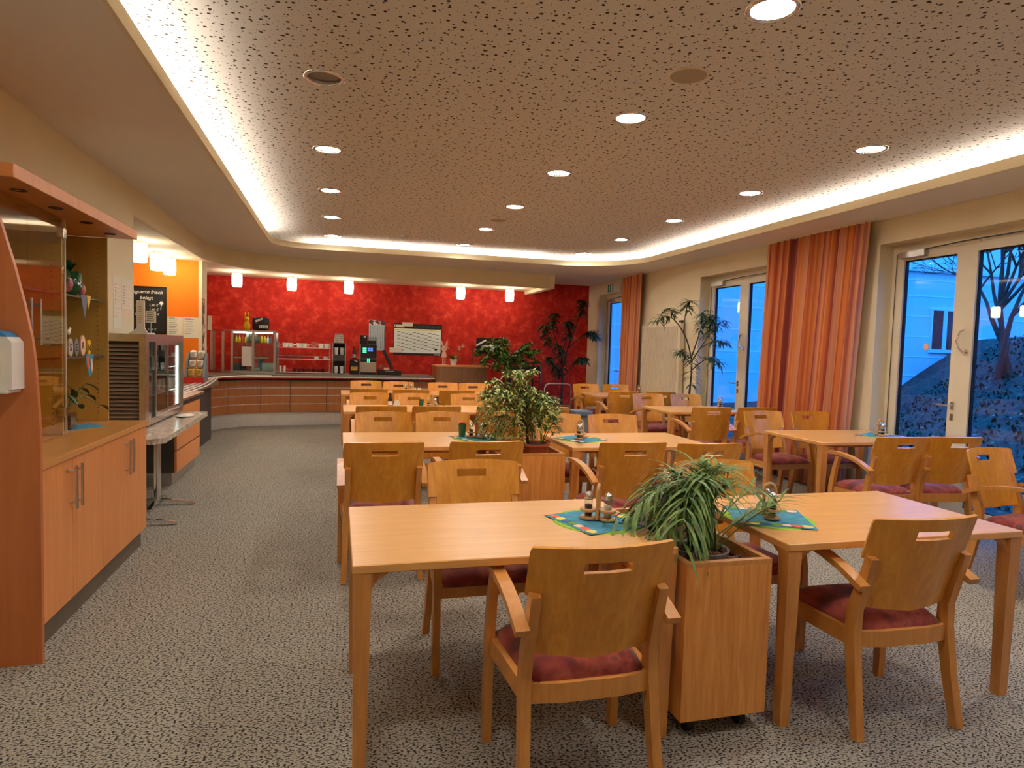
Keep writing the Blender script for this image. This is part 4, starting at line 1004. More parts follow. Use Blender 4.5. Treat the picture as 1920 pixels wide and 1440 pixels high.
# notices on the wall end
for y0, y1, z0, z1, lab in ((6.34, 6.55, 1.55, 2.0, 'crinkled plastic sleeve notice on the white wall end, left one'), (6.57, 6.86, 1.72, 2.0, 'crinkled plastic sleeve notice on the white wall end, right one')):
    t = thing('wall_notice', lab, 'notice', (XL, (y0+y1)/2, z0)); B(XL, XL+.003, y0, y1, z0, z1).build('sheet', M['paper'], t)
    mb = MB()
    for k in range(9): mb.box(XL+.003, XL+.004, y0+.03, y1-.04-.02*(k % 3), z1-.07-k*.035, z1-.064-k*.035)
    mb.build('print', M['pink'], t); mb = MB()
    for k in range(7): mb.box(XL+.003, XL+.004, y0+.05, y0+.07, z1-.08-k*.025, z1-.072-k*.025)
    mb.build('dark_print', M['dark_grey'], t)

# ------------------------------------------------------------------ marble table with refrigerated display
t = thing('marble_table', 'marbled top side table on chrome cross feet beside the left cabinet', 'table', (-1.55, 6.1, 0))
MB().prism([(XL+.01, 5.115), (-1.27, 5.115), (-1.205, 5.19), (-1.25, 7.05), (XL+.01, 7.05)], 'z', .71, .75).bev(.004, 2).build('tabletop', M['marble'], t)
for y in (5.6, 6.28):
    mb = MB(); mb.tube([(-1.52, y, .04), (-1.52, y, .71)], .028, 14); mb.lathe([(.09, .70), (.09, .71)], (-1.52, y, 0), 16); mb.build('pedestal_column', M['chrome'], t, smooth='auto')
    for dx, dy in ((.3, .0), (-.3, .0), (.0, .28), (.0, -.28)):
        mb = MB(); mb.rectbar([(-1.52, y, .045), (-1.52+dx*.5, y+dy*.5, .035), (-1.52+dx, y+dy, .02)], .03, [.03, .022, .014], (-dy, dx, 0) if (dx or dy) else (1, 0, 0)); mb.lathe([(.018, 0), (.018, .013)], (-1.52+dx*.97, y+dy*.97, 0), 10); mb.build('foot', M['chrome'], t)
FX, FY0, FY1, FZ0, FZ1 = -1.465, 5.70, 7.0, .765, 1.50
t = thing('refrigerated_display', 'small refrigerated display case with louvred side and sliding glass doors', 'fridge', (-1.66, 6.35, .75))
mb = MB(); mb.box(XL+.02, FX-.02, FY0+.02, FY1, FZ0, FZ0+.03); mb.box(XL+.02, FX, FY0, FY1, FZ1-.06, FZ1); mb.box(XL+.02, XL+.04, FY0+.02, FY1, FZ0+.03, FZ1-.06); mb.box(XL+.02, FX-.0, FY1-.03, FY1, FZ0+.03, FZ1-.06)
for a, b in ((FX-.045, FX),): mb.box(a, b, FY0, FY0+.1, FZ0, FZ1-.06)
mb.box(FX-.03, FX, FY0+.1, FY1-.03, FZ0, FZ0+.05); mb.build('housing', M['steel'], t)
mb = MB(); mb.box(XL+.04, FX-.05, FY0+.05, FY0+.07, FZ0+.03, FZ1-.06); mb.build('louvre_back', M['dark_grey'], t)
mb = MB()
for k in range(20):
    z = FZ0+.04+k*.031; mb.prism([(FY0+.004, z), (FY0+.012, z), (FY0+.045, z+.022), (FY0+.037, z+.022)], 'x', XL+.04, FX-.05)
mb.build('louvre_grille', plain('bronze_slats', srgb(168, 146, 124), .45, .2, var=.1), t)
B(FX-.034, FX-.03, FY0+.1, FY0+.36, FZ0+.05, FZ1-.06).build('fixed_pane', M['glass_tint'], t)
for k, (a, b) in enumerate(((FY0+.36, FY0+.78), (FY0+.74, FY1-.03))):
    xx = FX-.012-k*.012; mb = MB()
    for p, q, r, s in ((a, a+.03, FZ0+.05, FZ1-.06), (b-.03, b, FZ0+.05, FZ1-.06), (a+.03, b-.03, FZ0+.05, FZ0+.08), (a+.03, b-.03, FZ1-.09, FZ1-.06)): mb.box(xx-.01, xx, p, q, r, s)
    d = mb.build('sliding_door', M['steel'], t); B(xx-.006, xx-.003, a+.03, b-.03, FZ0+.08, FZ1-.09).build('pane', M['glass_tint'], d)
for z in (.98, 1.2):
    B(XL+.045, FX-.06, FY0+.1, FY1-.04, z, z+.008).build('wire_shelf', M['steel'], t)
B(FX-.05, FX-.036, FY1-.08, FY1-.05, FZ0+.06, FZ1-.1).build('light_tube', M['case_light'], t)
mb = MB(); mb.box(XL+.06, FX-.02, FY0+.08, FY1-.06, .75, FZ0); mb.build('feet', M['black'], t)
for k, (y, z) in enumerate(((6.1, .989), (6.3, .989), (6.65, .989), (6.15, 1.209), (6.55, 1.209), (6.85, .989))):
    c = thing('dessert_glass', ['white dessert glass on the lower fridge shelf, by the louvre', 'white dessert glass on the lower fridge shelf, second from the louvre', 'white dessert glass on the lower fridge shelf, third from the louvre', 'white dessert glass on the upper fridge shelf, nearer one', 'white dessert glass on the upper fridge shelf, farther one', 'white dessert glass on the lower fridge shelf, farthest one'][k], 'glass', (-1.62, y, z), 'dessert glasses in the fridge')
    MB().lathe([(0, 0), (.03, 0), (.042, .1), (0, .1)], (-1.62, y, z), 16).build('cup', M['ceramic'], c, smooth='auto')
t = thing('drink_carton', 'red and white drink carton in the far corner of the fridge', 'carton', (-1.54, 6.88, .8)); B(-1.57, -1.515, 6.84, 6.9, .796, .95).build('carton_body', M['red_card'], t); B(-1.57, -1.515, 6.84, 6.9, .95, .97).build('lid', M['white'], t)
t = thing('paper_plate', 'white plate on the marbled table beside the fridge', 'plate', (-1.36, 6.6, .75)); MB().lathe([(0, 0), (.06, 0), (.085, .012), (.082, .014), (.058, .004), (0, .004)], (-1.36, 6.6, .7505), 26, 'z', .9, 1.6).build('plate', M['ceramic'], t, smooth=True)
t = thing('tall_card_stand', 'tall cream card stand with flared foot on top of the fridge', 'display stand', (-1.66, 6.15, FZ1))
MB().prism([(-1.71, FZ1), (-1.55, FZ1), (-1.585, FZ1+.05), (-1.585, FZ1+.285), (-1.645, FZ1+.285), (-1.645, FZ1+.05)], 'y', 6.14, 6.16).build('card', M['paper'], t)
mb = MB()
for k in range(8): mb.box(-1.635, -1.60, 6.138, 6.14, FZ1+.1+k*.018, FZ1+.105+k*.018)
mb.build('print', M['foil_gold'], t)
t = thing('price_card_holder', 'small white price card on a wire holder on top of the fridge', 'sign', (-1.55, 6.2, FZ1))
MB().lathe([(0, 0), (.035, 0), (.03, .012), (0, .014)], (-1.55, 6.2, FZ1), 16).build('weight', M['white'], t, smooth='auto'); MB().tube([(-1.55, 6.2, FZ1+.01), (-1.55, 6.2, FZ1+.1)], .003, 6).build('wire', M['steel'], t); B(-1.59, -1.51, 6.195, 6.2, FZ1+.1, FZ1+.2).build('card', M['paper'], t)
mb = MB()
for k in range(5): mb.box(-1.58, -1.53, 6.193, 6.195, FZ1+.185-k*.017, FZ1+.189-k*.017)
mb.build('print', M['ink'], t)

# ------------------------------------------------------------------ servery
t = thing('cutlery_counter', 'short wood fronted counter unit behind the marbled table', 'counter', (-1.75, 7.65, 0))
B(-2.3, -1.56, 7.08, 8.2, .13, .84).build('body', M['dark_grey'], t); B(-2.3, -1.59, 7.1, 8.18, 0, .13).build('plinth', M['steel'], t)
for z0, z1 in ((.135, .34), (.36, .56), (.58, .78)): B(-1.56, -1.54, 7.08, 8.2, z0, z1).build('wood_panel', M['cab'], t)
B(-2.3, -1.5, 7.07, 8.24, .84, .87).bev(.004, 1).build('steel_top', M['steel'], t)
path = catmull([(-2.02, 10.72), (-2.0, 11.0), (-1.93, 11.3), (-1.80, 11.55), (-1.55, 11.78), (-1.2, 11.91), (-.8, 11.98), (-.3, 12.05), (.3, 12.13), (1.0, 12.16), (1.74, 12.17)], 5)
t = thing('servery_counter', 'long curved servery counter with wood boards and steel plinth before the red wall', 'counter', (0, 12.2, 0))
MB().sweep(path, [(.0, .235), (.0, .80), (-.3, .80), (-.3, .235)]).build('carcass', M['dark_grey'], t)
MB().sweep(path, [(-.03, 0), (-.03, .235), (-.3, .235), (-.3, 0)]).build('steel_plinth', M['alu'], t, smooth='auto')
n = len(path); cuts = [0, 3, 16, 24, 30, 36, 41, 46, n-1]
for a, b in zip(cuts, cuts[1:]):
    seg = path[a:b+1]
    if len(seg) < 2: continue
    # shrink ends a little for the joints
    def lerp(p, q, s): return (p[0]+(q[0]-p[0])*s, p[1]+(q[1]-p[1])*s)
    seg = [lerp(seg[0], seg[1], .06)]+seg[1:-1]+[lerp(seg[-1], seg[-2], .06)]
    f = MB()
    for z0, z1 in ((.24, .375), (.392, .52), (.537, .655), (.672, .795)): f.sweep(seg, [(.02, z0), (.02, z1), (.0, z1), (.0, z0)])
    fp = f.build('front_boards', M['counter_wood'], t)
    s = MB()
    for z in (.375, .52, .655): s.sweep(seg, [(.008, z), (.008, z+.017), (.0, z+.017), (.0, z)])
    s.build('steel_inlay', M['alu'], fp)
top = [(.04, .865), (.04, .895), (-.86, .895), (-.86, .865)]
MB().sweep(path[8:], top).build('stone_top', M['stone'], t)
B(-2.03, -1.98, 10.66, 10.72, 0, .84).build('end_post', M['dark_grey'], t)
rails = MB()
rp = [(-1.62, 8.2), (-1.64, 9.2), (-1.74, 10.2)]
for k in range(4):
    d = .16-k*.048
    P = catmull([(-1.60-.07*k, 7.6), (-1.62-.07*k, 9.0), (-1.72-.055*k, 10.2), (-1.80-.03*k+.0, 11.0), (-1.66, 11.42+.03*k), (-1.42, 11.68+.03*k), (-1.1, 11.81+.03*k)], 6)
    rails.tube([(x, y, .872) for x, y in P], .012, 8)
rails.build('tray_rails', M['alu'], t, smooth=True)
MB().sweep(path[14:], [(.05, .845), (.16, .845), (.17, .855), (.16, .866), (.05, .866)]).build('tray_ledge', M['alu'], t, smooth='auto')
# end cupboard
t = thing('tambour_cupboard', 'brown two-door cupboard with vertical grain at the counter end', 'cupboard', (2.26, 12.4, 0))
B(1.77, 2.75, 12.03, 12.6, 0, 1.085).build('carcass', M['counter_wood'], t); B(1.76, 2.76, 12.0, 12.61, 1.085, 1.11).build('top', M['cab'], t)
for a in (1.775, 2.264): B(a, a+.482, 12.01, 12.03, .03, 1.075).build('cupboard_door', M['tambour'], t)
B(2.25, 2.27, 12.0, 12.01, .72, .8).build('lock_plate', M['dark_grey'], t)
z = 1.1105
def bunny(x, y, z, h, m, label, detail=True):
    t = thing('bunny_figure', label, 'ornament', (x, y, z)); s = h/.32
    MB().lathe([(0, 0), (.05*s, 0), (.058*s, .03*s), (.06*s, .08*s), (.045*s, .13*s), (.028*s, .155*s), (.036*s, .175*s), (.042*s, .2*s), (.034*s, .228*s), (.0, .24*s)], (x, y, z), 20, 'z', 1, .7).build('body', m, t, smooth=True)
    for q in (-1, 1): MB().tube([(x+q*.018*s, y, z+.22*s), (x+q*.026*s, y, z+.27*s), (x+q*.03*s, y, z+.32*s)], [.012*s, .015*s, .004*s], 8).build('ear', m, t, smooth=True)
    if detail:
        mb = MB(); [mb.ball((x+q*.014*s, y-.028*s, z+.205*s), .004*s, 1) for q in (-1, 1)]; mb.ball((x, y-.03*s, z+.192*s), .005*s, 1); mb.build('face', M['ink'], t)
    return t
t = thing('bunny_figure', 'slim pale pink standing bunny figure on the brown cupboard', 'ornament', (1.93, 12.18, z))
mb = MB()
for q in (-1, 1): mb.tube([(1.93+q*.02, 12.18, z+.02), (1.93+q*.018, 12.18, z+.14)], .011, 8); mb.lathe([(0, 0), (.035, 0), (.03, .02), (0, .02)], (1.93+q*.03, 12.17, z), 12)
mb.build('leg', M['pink'], t, smooth='auto')
MB().lathe([(0, .13), (.045, .14), (.05, .18), (.03, .25), (.022, .26), (.05, .29), (.055, .32), (.04, .35), (0, .365)], (1.93, 12.18, z), 18, 'z', 1, .6).build('body', M['pink'], t, smooth=True)
for q in (-1, 1): MB().tube([(1.93+q*.02, 12.18, z+.35), (1.93+q*.045, 12.18, z+.4), (1.93+q*.055, 12.18, z+.46)], [.012, .02, .006], 8).build('ear', M['pink'], t, smooth=True)
mb = MB(); mb.ball((1.93, 12.147, z+.305), .008, 1); [mb.ball((1.93+q*.02, 12.148, z+.325), .005, 1) for q in (-1, 1)]; mb.build('face', M['ink'], t)
t = thing('potted_orchid', 'white potted plant with pale blossoms on the brown cupboard', 'plant', (2.12, 12.22, z))
MB().lathe([(0, 0), (.05, 0), (.075, .12), (.065, .12), (.045, .02), (0, .02)], (2.12, 12.22, z), 20).build('pot', M['ceramic'], t, smooth='auto'); MB().lathe([(0, .1), (.064, .1)], (2.12, 12.22, z), 16).build('soil', M['soil'], t)
st, lf, bl = MB(), MB(), MB(); rnd = random.Random(9)
for k in range(16):
    a = rnd.uniform(0, 2*PI); lf.leaf((2.12, 12.22, z+.1), (math.cos(a), math.sin(a), rnd.uniform(.2, 1.2)), .19, .06, .9)
for ex, ez in ((-.14, .34), (.1, .33), (.17, .38)):
    st.tube(catmull([(2.12, 12.22, z+.1), (2.12+ex*.4, 12.2, z+.28), (2.12+ex, 12.18, z+ez)], 4), .003, 5)
    for k in range(7): a = k*.9; bl.leaf((2.12+ex, 12.17, z+ez), (math.cos(a), -.3, math.sin(a)), .05, .04, .2, seg=3)
st.build('stem', M['green_leaf'], t); lf.build('leaves', M['green_leaf'], t, smooth=True); bl.build('blossom', M['pink'], t)
# wire rack and dark sign to the right of it
t = thing('brochure_rack', 'wire brochure rack on the red wall beside the brown cupboard', 'rack', (2.95, YB-.06, 1.1))
mb = MB()
for zz in (1.12, 1.2, 1.38): mb.tube([(2.7, YB-.1, zz), (3.35, YB-.1, zz)], .008, 6)
for x in (2.72, 3.33): mb.tube([(x, YB-.1, 1.1), (x, YB-.1, 1.5)], .008, 6); mb.tube([(x, YB-.1, 1.38), (x, YB, 1.38)], .006, 6)
mb.build('wire_frame', M['dark_grey'], t); B(2.72, 3.33, YB-.11, YB-.02, 1.105, 1.115).build('tray', M['foil_gold'], t)
def poster(name, x0, x1, z0, z1, y, m, label, cat, prints, base=None):
    t = thing(name, label, cat, ((x0+x1)/2, y, z0)); B(x0, x1, y-.004, y, z0, z1).build(base or 'sheet', m, t)
    for nm, mm, rects in prints:
        mb = MB()
        for a, b, c, d in rects: mb.box(x0+a*(x1-x0), x0+b*(x1-x0), y-.006, y-.004, z0+c*(z1-z0), z0+d*(z1-z0))
        mb.build(nm, mm, t)
    return t
t = poster('dark_sign', 2.79, 3.3, 1.4, 1.66, YB-.08, M['black'], 'black sign with slanting white stripe and silvery scrawl on the rack', 'sign', [], 'board')
mb = MB(); mb.rectbar([(2.79, YB-.086, 1.5), (3.0, YB-.086, 1.62)], .035, .002, (-.5, 0, .87)); rnd = random.Random(4)
mb.build('white_stripe', M['white'], t); mb = MB(); xq = 2.92
while xq < 3.22: mb.rectbar([(xq, YB-.086, 1.45), (xq+.02, YB-.086, 1.45+rnd.uniform(.05, .1))], .012, .002, (1, 0, 0)); xq += .024
mb.tube([(2.9, YB-.086, 1.49), (3.05, YB-.086, 1.5), (3.24, YB-.086, 1.53)], .005, 5); mb.build('silver_scrawl', M['foil'], t)
c = thing('rack_jar', 'small white lidded jar in the wire brochure rack', 'jar', (3.12, YB-.06, 1.38)); MB().lathe([(0, 0), (.05, 0), (.05, .1), (.03, .13), (0, .13)], (3.12, YB-.14, 1.385), 16).build('jar_body', M['ceramic'], c, smooth='auto')

# wall planner and poster on the red wall
rnd = random.Random(12); mon = [((.06+.9*c/11), (.06+.9*c/11+.045)) for c in range(11)]; rows = []
for c in range(11):
    for k in range(6): zz = .86-((c*.037) % .13)-k*.145; rows.append((.065+c*.083, .065+c*.083+.062, zz, zz+.02)) if zz > .08 else None
grid = [(.05+c*.083, .0508+c*.083, .06, .88) for c in range(12)]+[(.05, .965, .06+k*.0265, .0606+k*.0265) for k in range(31)]
t = poster('wall_planner', 1.085, 2.075, 1.26, 1.905, YB, M['black'], 'large white year planner in a dark frame on the red wall', 'planner',
    [('frame_line', M['dark_grey'], [(0, 1, .0, .01)])], 'backing')
B(1.10, 2.055, YB-.007, YB-.0055, 1.31, 1.80).build('planner_sheet', plain('planner_white', srgb(244, 255, 246), .6, var=.02), t)
mb = MB()
for a, b, c, d in grid: mb.box(1.10+a*.955, 1.10+b*.955, YB-.008, YB-.007, 1.31+c*.49, 1.31+d*.49)
mb.build('grid_lines', M['grey'], t); mb = MB()
for a, b, c, d in rows: mb.box(1.10+a*.955, 1.10+b*.955, YB-.009, YB-.007, 1.31+c*.49, 1.31+d*.49)
mb.box(1.93, 1.98, YB-.009, YB-.007, 1.37, 1.41); mb.build('bar_print', M['ink'], t)
B(1.10, 2.05, YB-.009, YB-.007, 1.765, 1.785).build('yellow_band', plain('yellow_print', srgb(236, 226, 120), .7, var=.05), t)
B(1.10, 1.3, YB-.009, YB-.005, 1.825, 1.88).build('header_strip', M['paper'], t); B(1.115, 1.13, YB-.011, YB-.009, 1.835, 1.87).build('header_mark', M['green_glass'], t)
mb = MB()
for k in range(9): mb.box(1.5+k*.06, 1.54+k*.06, YB-.009, YB-.004, 1.83, 1.87)
mb.build('header_print', M['dark_grey'], t); mb = MB(); [mb.box(1.92+k*.045, 1.95+k*.045, YB-.009, YB-.004, 1.27, 1.295) for k in range(3)]; mb.build('footer_print', M['foil'], t)
for x0, x1, z0, z1, lab in ((1.26, 1.47, 1.85, 1.93, 'white note taped over the top edge of the year planner'), (1.01, 1.25, 1.31, 1.41, 'white note sticking out at the lower left of the year planner')):
    tag(B(x0, x1, YB-.013, YB-.011, z0, z1).build('paper_note', M['paper']), lab, 'note')
poster('allergen_poster', .595, .91, 1.345, 1.95, YB, plain('poster_pale_blue', srgb(190, 208, 216), .6, var=.05), 'pale blue chart poster with food photos on the red wall behind the coffee machine', 'poster',
    [('photo_band', M['photo'], [(0, 1, .84, 1)]), ('column_lines', M['blue_grey'], [(.08+.11*k, .11+.11*k, .05, .8) for k in range(9)]), ('row_lines', M['white'], [(.02, .98, .06+.03*k, .067+.03*k) for k in range(24)])])

# orange wall: blackboard and notices
t = thing('blackboard', 'black chalkboard menu on the orange wall', 'blackboard', (-2.83, 11.1, 1.6))
B(-3.06, -2.575, 11.1, 11.12, 1.55, 2.23).build('board', M['board'], t)
mb = MB(); mb.box(-3.08, -2.56, 11.095, 11.12, 2.23, 2.25); mb.box(-3.08, -2.56, 11.095, 11.12, 1.53, 1.55); mb.box(-3.08, -3.06, 11.095, 11.12, 1.55, 2.23); mb.box(-2.575, -2.56, 11.095, 11.12, 1.55, 2.23); mb.build('frame', M['black'], t)
for s, x, zz, sz in (('Baguette frisch', -2.84, 2.14, .075), ('belegt', -2.84, 2.05, .075), ('Käse      1,60 €', -2.83, 1.95, .05), ('Salami    1,60 €', -2.83, 1.88, .05), ('Schinken  1,80 €', -2.83, 1.81, .05), ('Brötchen', -2.83, 1.74, .05), ('belegt  1,50 €', -2.83, 1.58, .045)):
    text('chalk_lettering', s, sz, face_front(x, 11.098, zz), M['chalk'], t, .0008, .3)
mb = MB()
for k in range(10): a = k*PI/5; mb.leaf((-2.63, 11.098, 2.0), (math.cos(a), 0, math.sin(a)), .035, .016, .05, (0, -1, 0), 3)
mb.tube([(-2.63, 11.098, 1.98), (-2.64, 11.098, 1.9)], .004, 5); mb.build('chalk_flower', M['chalk'], t)
for x0, x1, lab in ((-2.55, -2.335, 'printed white sheet left of a pair on the orange wall'), (-2.33, -2.11, 'printed white sheet right of a pair on the orange wall')):
    poster('wall_notice', x0, x1, 1.48, 1.80, 11.12, M['paper'], lab, 'notice', [('print', M['grey'], [(.1, .7-.08*(k % 3), .88-.085*k, .9-.085*k) for k in range(9)]), ('heading', M['dark_grey'], [(.1, .5, .93, .95)])])
t = thing('photo_strip', 'tall narrow strip of small photographs hung at the wall end', 'poster', (-2.05, 11.3, 1.1)); B(-2.058, -2.052, 11.16, 11.30, 1.02, 2.1).build('strip', M['photo'], t)
poster('narrow_notice', -2.05, -1.985, 1.62, 1.85, 11.52, M['paper'], 'narrow white notice projecting beside the photo strip', 'notice', [])
t = thing('side_counter', 'dark side counter with stone top before the orange wall', 'counter', (-2.1, 9.5, 0))
B(-2.4, -1.72, 8.6, 10.5, .80, .87).build('stone_top', M['stone'], t); B(-2.35, -1.8, 8.7, 10.4, 0, .80).build('base_cabinet', M['dark_grey'], t)
# pillow-pack snack stand
t = thing('snack_stand', 'grey slanted snack stand on the left servery counter before the orange wall', 'stand', (-1.95, 9.9, .87))

MB().prism([(9.62, .87), (9.95, .87), (9.95, 1.28), (9.88, 1.28)], 'x', -2.02, -1.99).build('side_cheek', M['grey'], t); MB().prism([(9.62, .87), (9.95, .87), (9.95, 1.28), (9.88, 1.28)], 'x', -1.79, -1.76).build('side_cheek', M['grey'], t)
for k in range(3): B(-1.99, -1.79, 9.66+.08*k, 9.94, .95+.12*k, .957+.12*k).build('tray', M['steel'], t)
for k in range(3):
    for q in range(2):
        b = thing('snack_bag', '%s crisp bag in the %s tray of the snack stand, %s' % (('gold', 'silver', 'silver')[k], ('bottom', 'middle', 'top')[k], ('left', 'right')[q]), 'snack bag', (-1.94+.1*q, 9.74+.08*k, .96+.12*k), 'crisp bags in the snack stand'); mb = MB(); mb.ball((0, 0, 0), 1, 3)
        for v in mb.bm.verts: sg = lambda u: math.copysign(abs(u)**.45, u); v.co = Vector((-1.94+.1*q, 9.74+.08*k, 1.012+.12*k))+Vector((sg(v.co.x)*.046, v.co.y*.024*(1-v.co.z**4)+.018*v.co.z, sg(v.co.z)*.056+.004*math.sin(20*v.co.x+q)))
        mb.build('bag', M['foil_gold'] if k == 0 else M['foil'], b, smooth=True)
B(-2.03, -1.75, 9.6, 9.61, .871, .95).build('red_front', M['red_card'], t)

# ------------------------------------------------------------------ on the servery counter
ZK = .8955
t = thing('glass_display_case', 'steel framed glass display case on the left of the servery counter', 'display case', (-1.65, 12.5, ZK))
CA, CB_, c0, c1, zt_ = -2.16, -1.09, 12.33, 12.78, 1.65
for x, y in ((CA, c0+.18), (-1.95, c0+.04), (-1.80, c0), (-1.45, c0), (CB_, c0), (CA, c1), (-1.6, c1), (CB_, c1)): B(x-.02, x+.02, y-.02, y+.02, ZK, zt_-.03).build('post', M['steel'], t)
pl = [(CA-.02, c0+.16), (-1.95, c0+.02), (-1.80, c0-.022), (CB_+.022, c0-.022), (CB_+.022, c1+.022), (CA-.02, c1+.022)]
MB().prism(pl, 'z', zt_-.03, zt_).build('top_frame', M['steel'], t); MB().prism(pl, 'z', ZK, ZK+.035).build('base', M['steel'], t)
for zz in (1.18, 1.42): MB().prism([(a*.98-.03, b+.0) for a, b in [(CA+.05, c0+.2), (-1.82, c0+.04), (CB_, c0+.04), (CB_, c1-.01), (CA+.05, c1-.01)]], 'z', zz, zz+.008).build('glass_shelf', M['glass_tint'], t)
B(-1.78, -1.47, c0-.004, c0, ZK+.04, zt_-.035).build('front_pane', M['glass_tint'], t); B(-1.43, CB_-.025, c0-.004, c0, ZK+.04, zt_-.035).build('front_pane', M['glass_tint'], t)
for a, b in ((-1.77, -1.48), (-1.42, -1.13)): B(a, b, c0+.03, c0+.05, zt_-.055, zt_-.032).build('light_tube', M['case_light'], t)
B(-1.77, -1.2, c0+.03, c0+.035, 1.15, 1.178).build('price_rail', plain('price_rail', srgb(220, 214, 150), .6, var=.3, vs=30), t)
rnd = random.Random(2); bc = [M['yellow'], M['green_glass'], M['orange_flower'], M['red_card'], M['blue_grey'], M['ceramic']]
for k in range(12):
    x = -1.75+k*.053; b = thing('small_drink_bottle', 'small coloured bottle on the display case top shelf, number %s from the left' % ['one', 'two', 'three', 'four', 'five', 'six', 'seven', 'eight', 'nine', 'ten', 'eleven', 'twelve'][k], 'bottle', (x, 12.48, 1.428), 'small bottles in the display case')
    MB().lathe([(0, 0), (.022, 0), (.022, .08), (.009, .105), (.009, .125), (0, .125)], (x, 12.48, 1.4285), 12).build('bottle_body', bc[(k*5+k//3) % 6] if k > 6 else bc[(0, 0, 3, 0, 1, 1, 4)[k]], b, smooth='auto')
for k, x in enumerate((-1.50, -1.42)):
    b = thing('straw_glass', 'tall glass of straws inside the display case, %s' % ('left', 'right')[k], 'glass', (x, 12.42, 1.428)); mb = MB(); mb.lathe([(0, 0), (.022, 0), (.036, .14), (.034, .14), (.02, .004), (0, .004)], (x, 12.42, 1.4285), 14); mb.build('glass_cone', M['shaker'], b, smooth='auto')
    mb = MB(); [mb.tube([(x, 12.42, 1.435), (x+.03*math.cos(q), 12.42+.03*math.sin(q), 1.59)], .003, 5) for q in range(6)]; mb.build('straws', M['steel'], b)
for x, y, zz, w_, h_, m, nm, lab in ((-1.74, 12.5, ZK+.036, .12, .13, 'blue_grey', 'covered_dish', 'grey covered dish at the bottom left of the display case'), (-1.63, 12.47, ZK+.036, .1, .1, 'dark_grey', 'snack_box', 'dark snack box at the bottom of the display case'), (-1.42, 12.5, ZK+.036, .14, .05, 'ceramic', 'cake_tray', 'white tray of cake at the bottom of the display case'), (-1.22, 12.5, ZK+.036, .2, .14, 'white', 'egg_carton', 'white carton at the bottom right of the display case'), (-1.36, 12.6, ZK+.036, .07, .2, 'blue_paper', 'milk_carton', 'blue milk carton in the display case')):
    tag(B(x-w_/2, x+w_/2, y-.05, y+.05, zz, zz+h_).bev(.008, 2).build(nm, M[m]), lab, 'food container')
tag(B(-1.64, -1.43, c0-.008, c0-.005, 1.01, 1.36).build('menu_sheet', M['white']), 'white printed sheet on the display case glass', 'notice')
bunny(-1.57, 12.42, zt_+.0005, .32, M['yellow'], 'glossy yellow bunny figure on top of the display case')
t = thing('coffee_pack', 'large black foil pack with coloured cups print on the display case', 'pack', (-1.33, 12.5, zt_)); mb = MB(); mb.ball((0, 0, 0), 1, 3)
for v in mb.bm.verts:
    sg = lambda q: math.copysign(abs(q)**.35, q); v.co = Vector((-1.345, 12.5, zt_+.125))+Vector((sg(v.co.x)*.145, v.co.y*.05, sg(v.co.z)*.122))
mb.build('foil_body', M['black'], t, smooth=True)
mb = MB(); mb.rectbar([(-1.43, 12.448, zt_+.16), (-1.31, 12.448, zt_+.215)], .035, .002, (-.4, 0, .9)); mb.build('white_stripe', M['white'], t); B(-1.43, -1.3, 12.446, 12.448, zt_+.125, zt_+.14).build('red_line', M['red_cup'], t)
for k in range(3): mb = MB(); mb.lathe([(0, 0), (.022, 0), (.028, .055), (0, .055)], (-1.345+.052*k, 12.447, zt_+.04), 12, 'z', 1, .3); cp = mb.build('cup_print', M['ceramic'], t); MB().ball((-1.345+.052*k, 12.436, zt_+.068), .012, 1, (1, .3, 1)).build('logo_dot', [M['red_card'], M['orange_flower'], M['green_leaf']][k], cp)
# cup shelf
t = thing('cup_shelf', 'three tier glass cup shelf standing on the servery counter', 'shelf', (-.6, 12.5, ZK))
for x in (-1.05, -.15):
    for y in (12.38, 12.62): MB().tube([(x, y, ZK), (x, y, 1.46)], .009, 8).build('post', M['chrome'], t)
for zz in (ZK+.015, 1.15, 1.36): B(-1.07, -.13, 12.37, 12.63, zz, zz+.01).bev(.002, 1).build('shelf_plate', M['ceramic'], t)
for zz in (1.21, 1.42, .96): MB().tube([(-1.05, 12.62, zz), (-.15, 12.62, zz)], .004, 6).build('back_rail', M['chrome'], t)
def cup(x, y, z, r, h, m, label, grp, handle=True, nm='coffee_cup'):
    c = thing(nm, label, 'cup', (x, y, z), grp); MB().lathe([(0, 0), (r*.75, 0), (r, h), (r*.9, h), (r*.68, .006), (0, .006)], (x, y, z), 16).build('cup_body', m, c, smooth='auto')
    if handle: MB().tube([(x+r*.9, y, z+h*.85), (x+r*1.45, y, z+h*.75), (x+r*1.4, y, z+h*.4), (x+r*.85, y, z+h*.25)], .005, 6).build('cup_handle', m, c, smooth=True)
for k, x in enumerate((-.92, -.85, -.68, -.6)): cup(x, 12.47+.06*(k % 2), 1.3705, .055, .075, M['ceramic'], 'white cup on the top tier of the cup shelf, %s' % ('farthest left', 'second from left', 'third from left', 'fourth from left')[k], 'white cups on the cup shelf')
cup(-.43, 12.5, 1.3705, .05, .1, M['cello_pink'], 'patterned mug on the top tier of the cup shelf', None, True, 'patterned_mug')
for k, x in enumerate((-.31, -.2)): cup(x, 12.5, 1.3705, .045, .08, M['ceramic'], 'white mug on the top tier of the cup shelf, %s at the right end' % ('inner', 'outer')[k], 'white mugs on the cup shelf')
for k in range(6): cup(-.95+.055*k, 12.5, 1.1605, .024, .08, M['shaker'], 'small clear glass on the middle tier, %s from the left' % ('first', 'second', 'third', 'fourth', 'fifth', 'sixth')[k], 'clear glasses on the cup shelf', False, 'clear_glass')
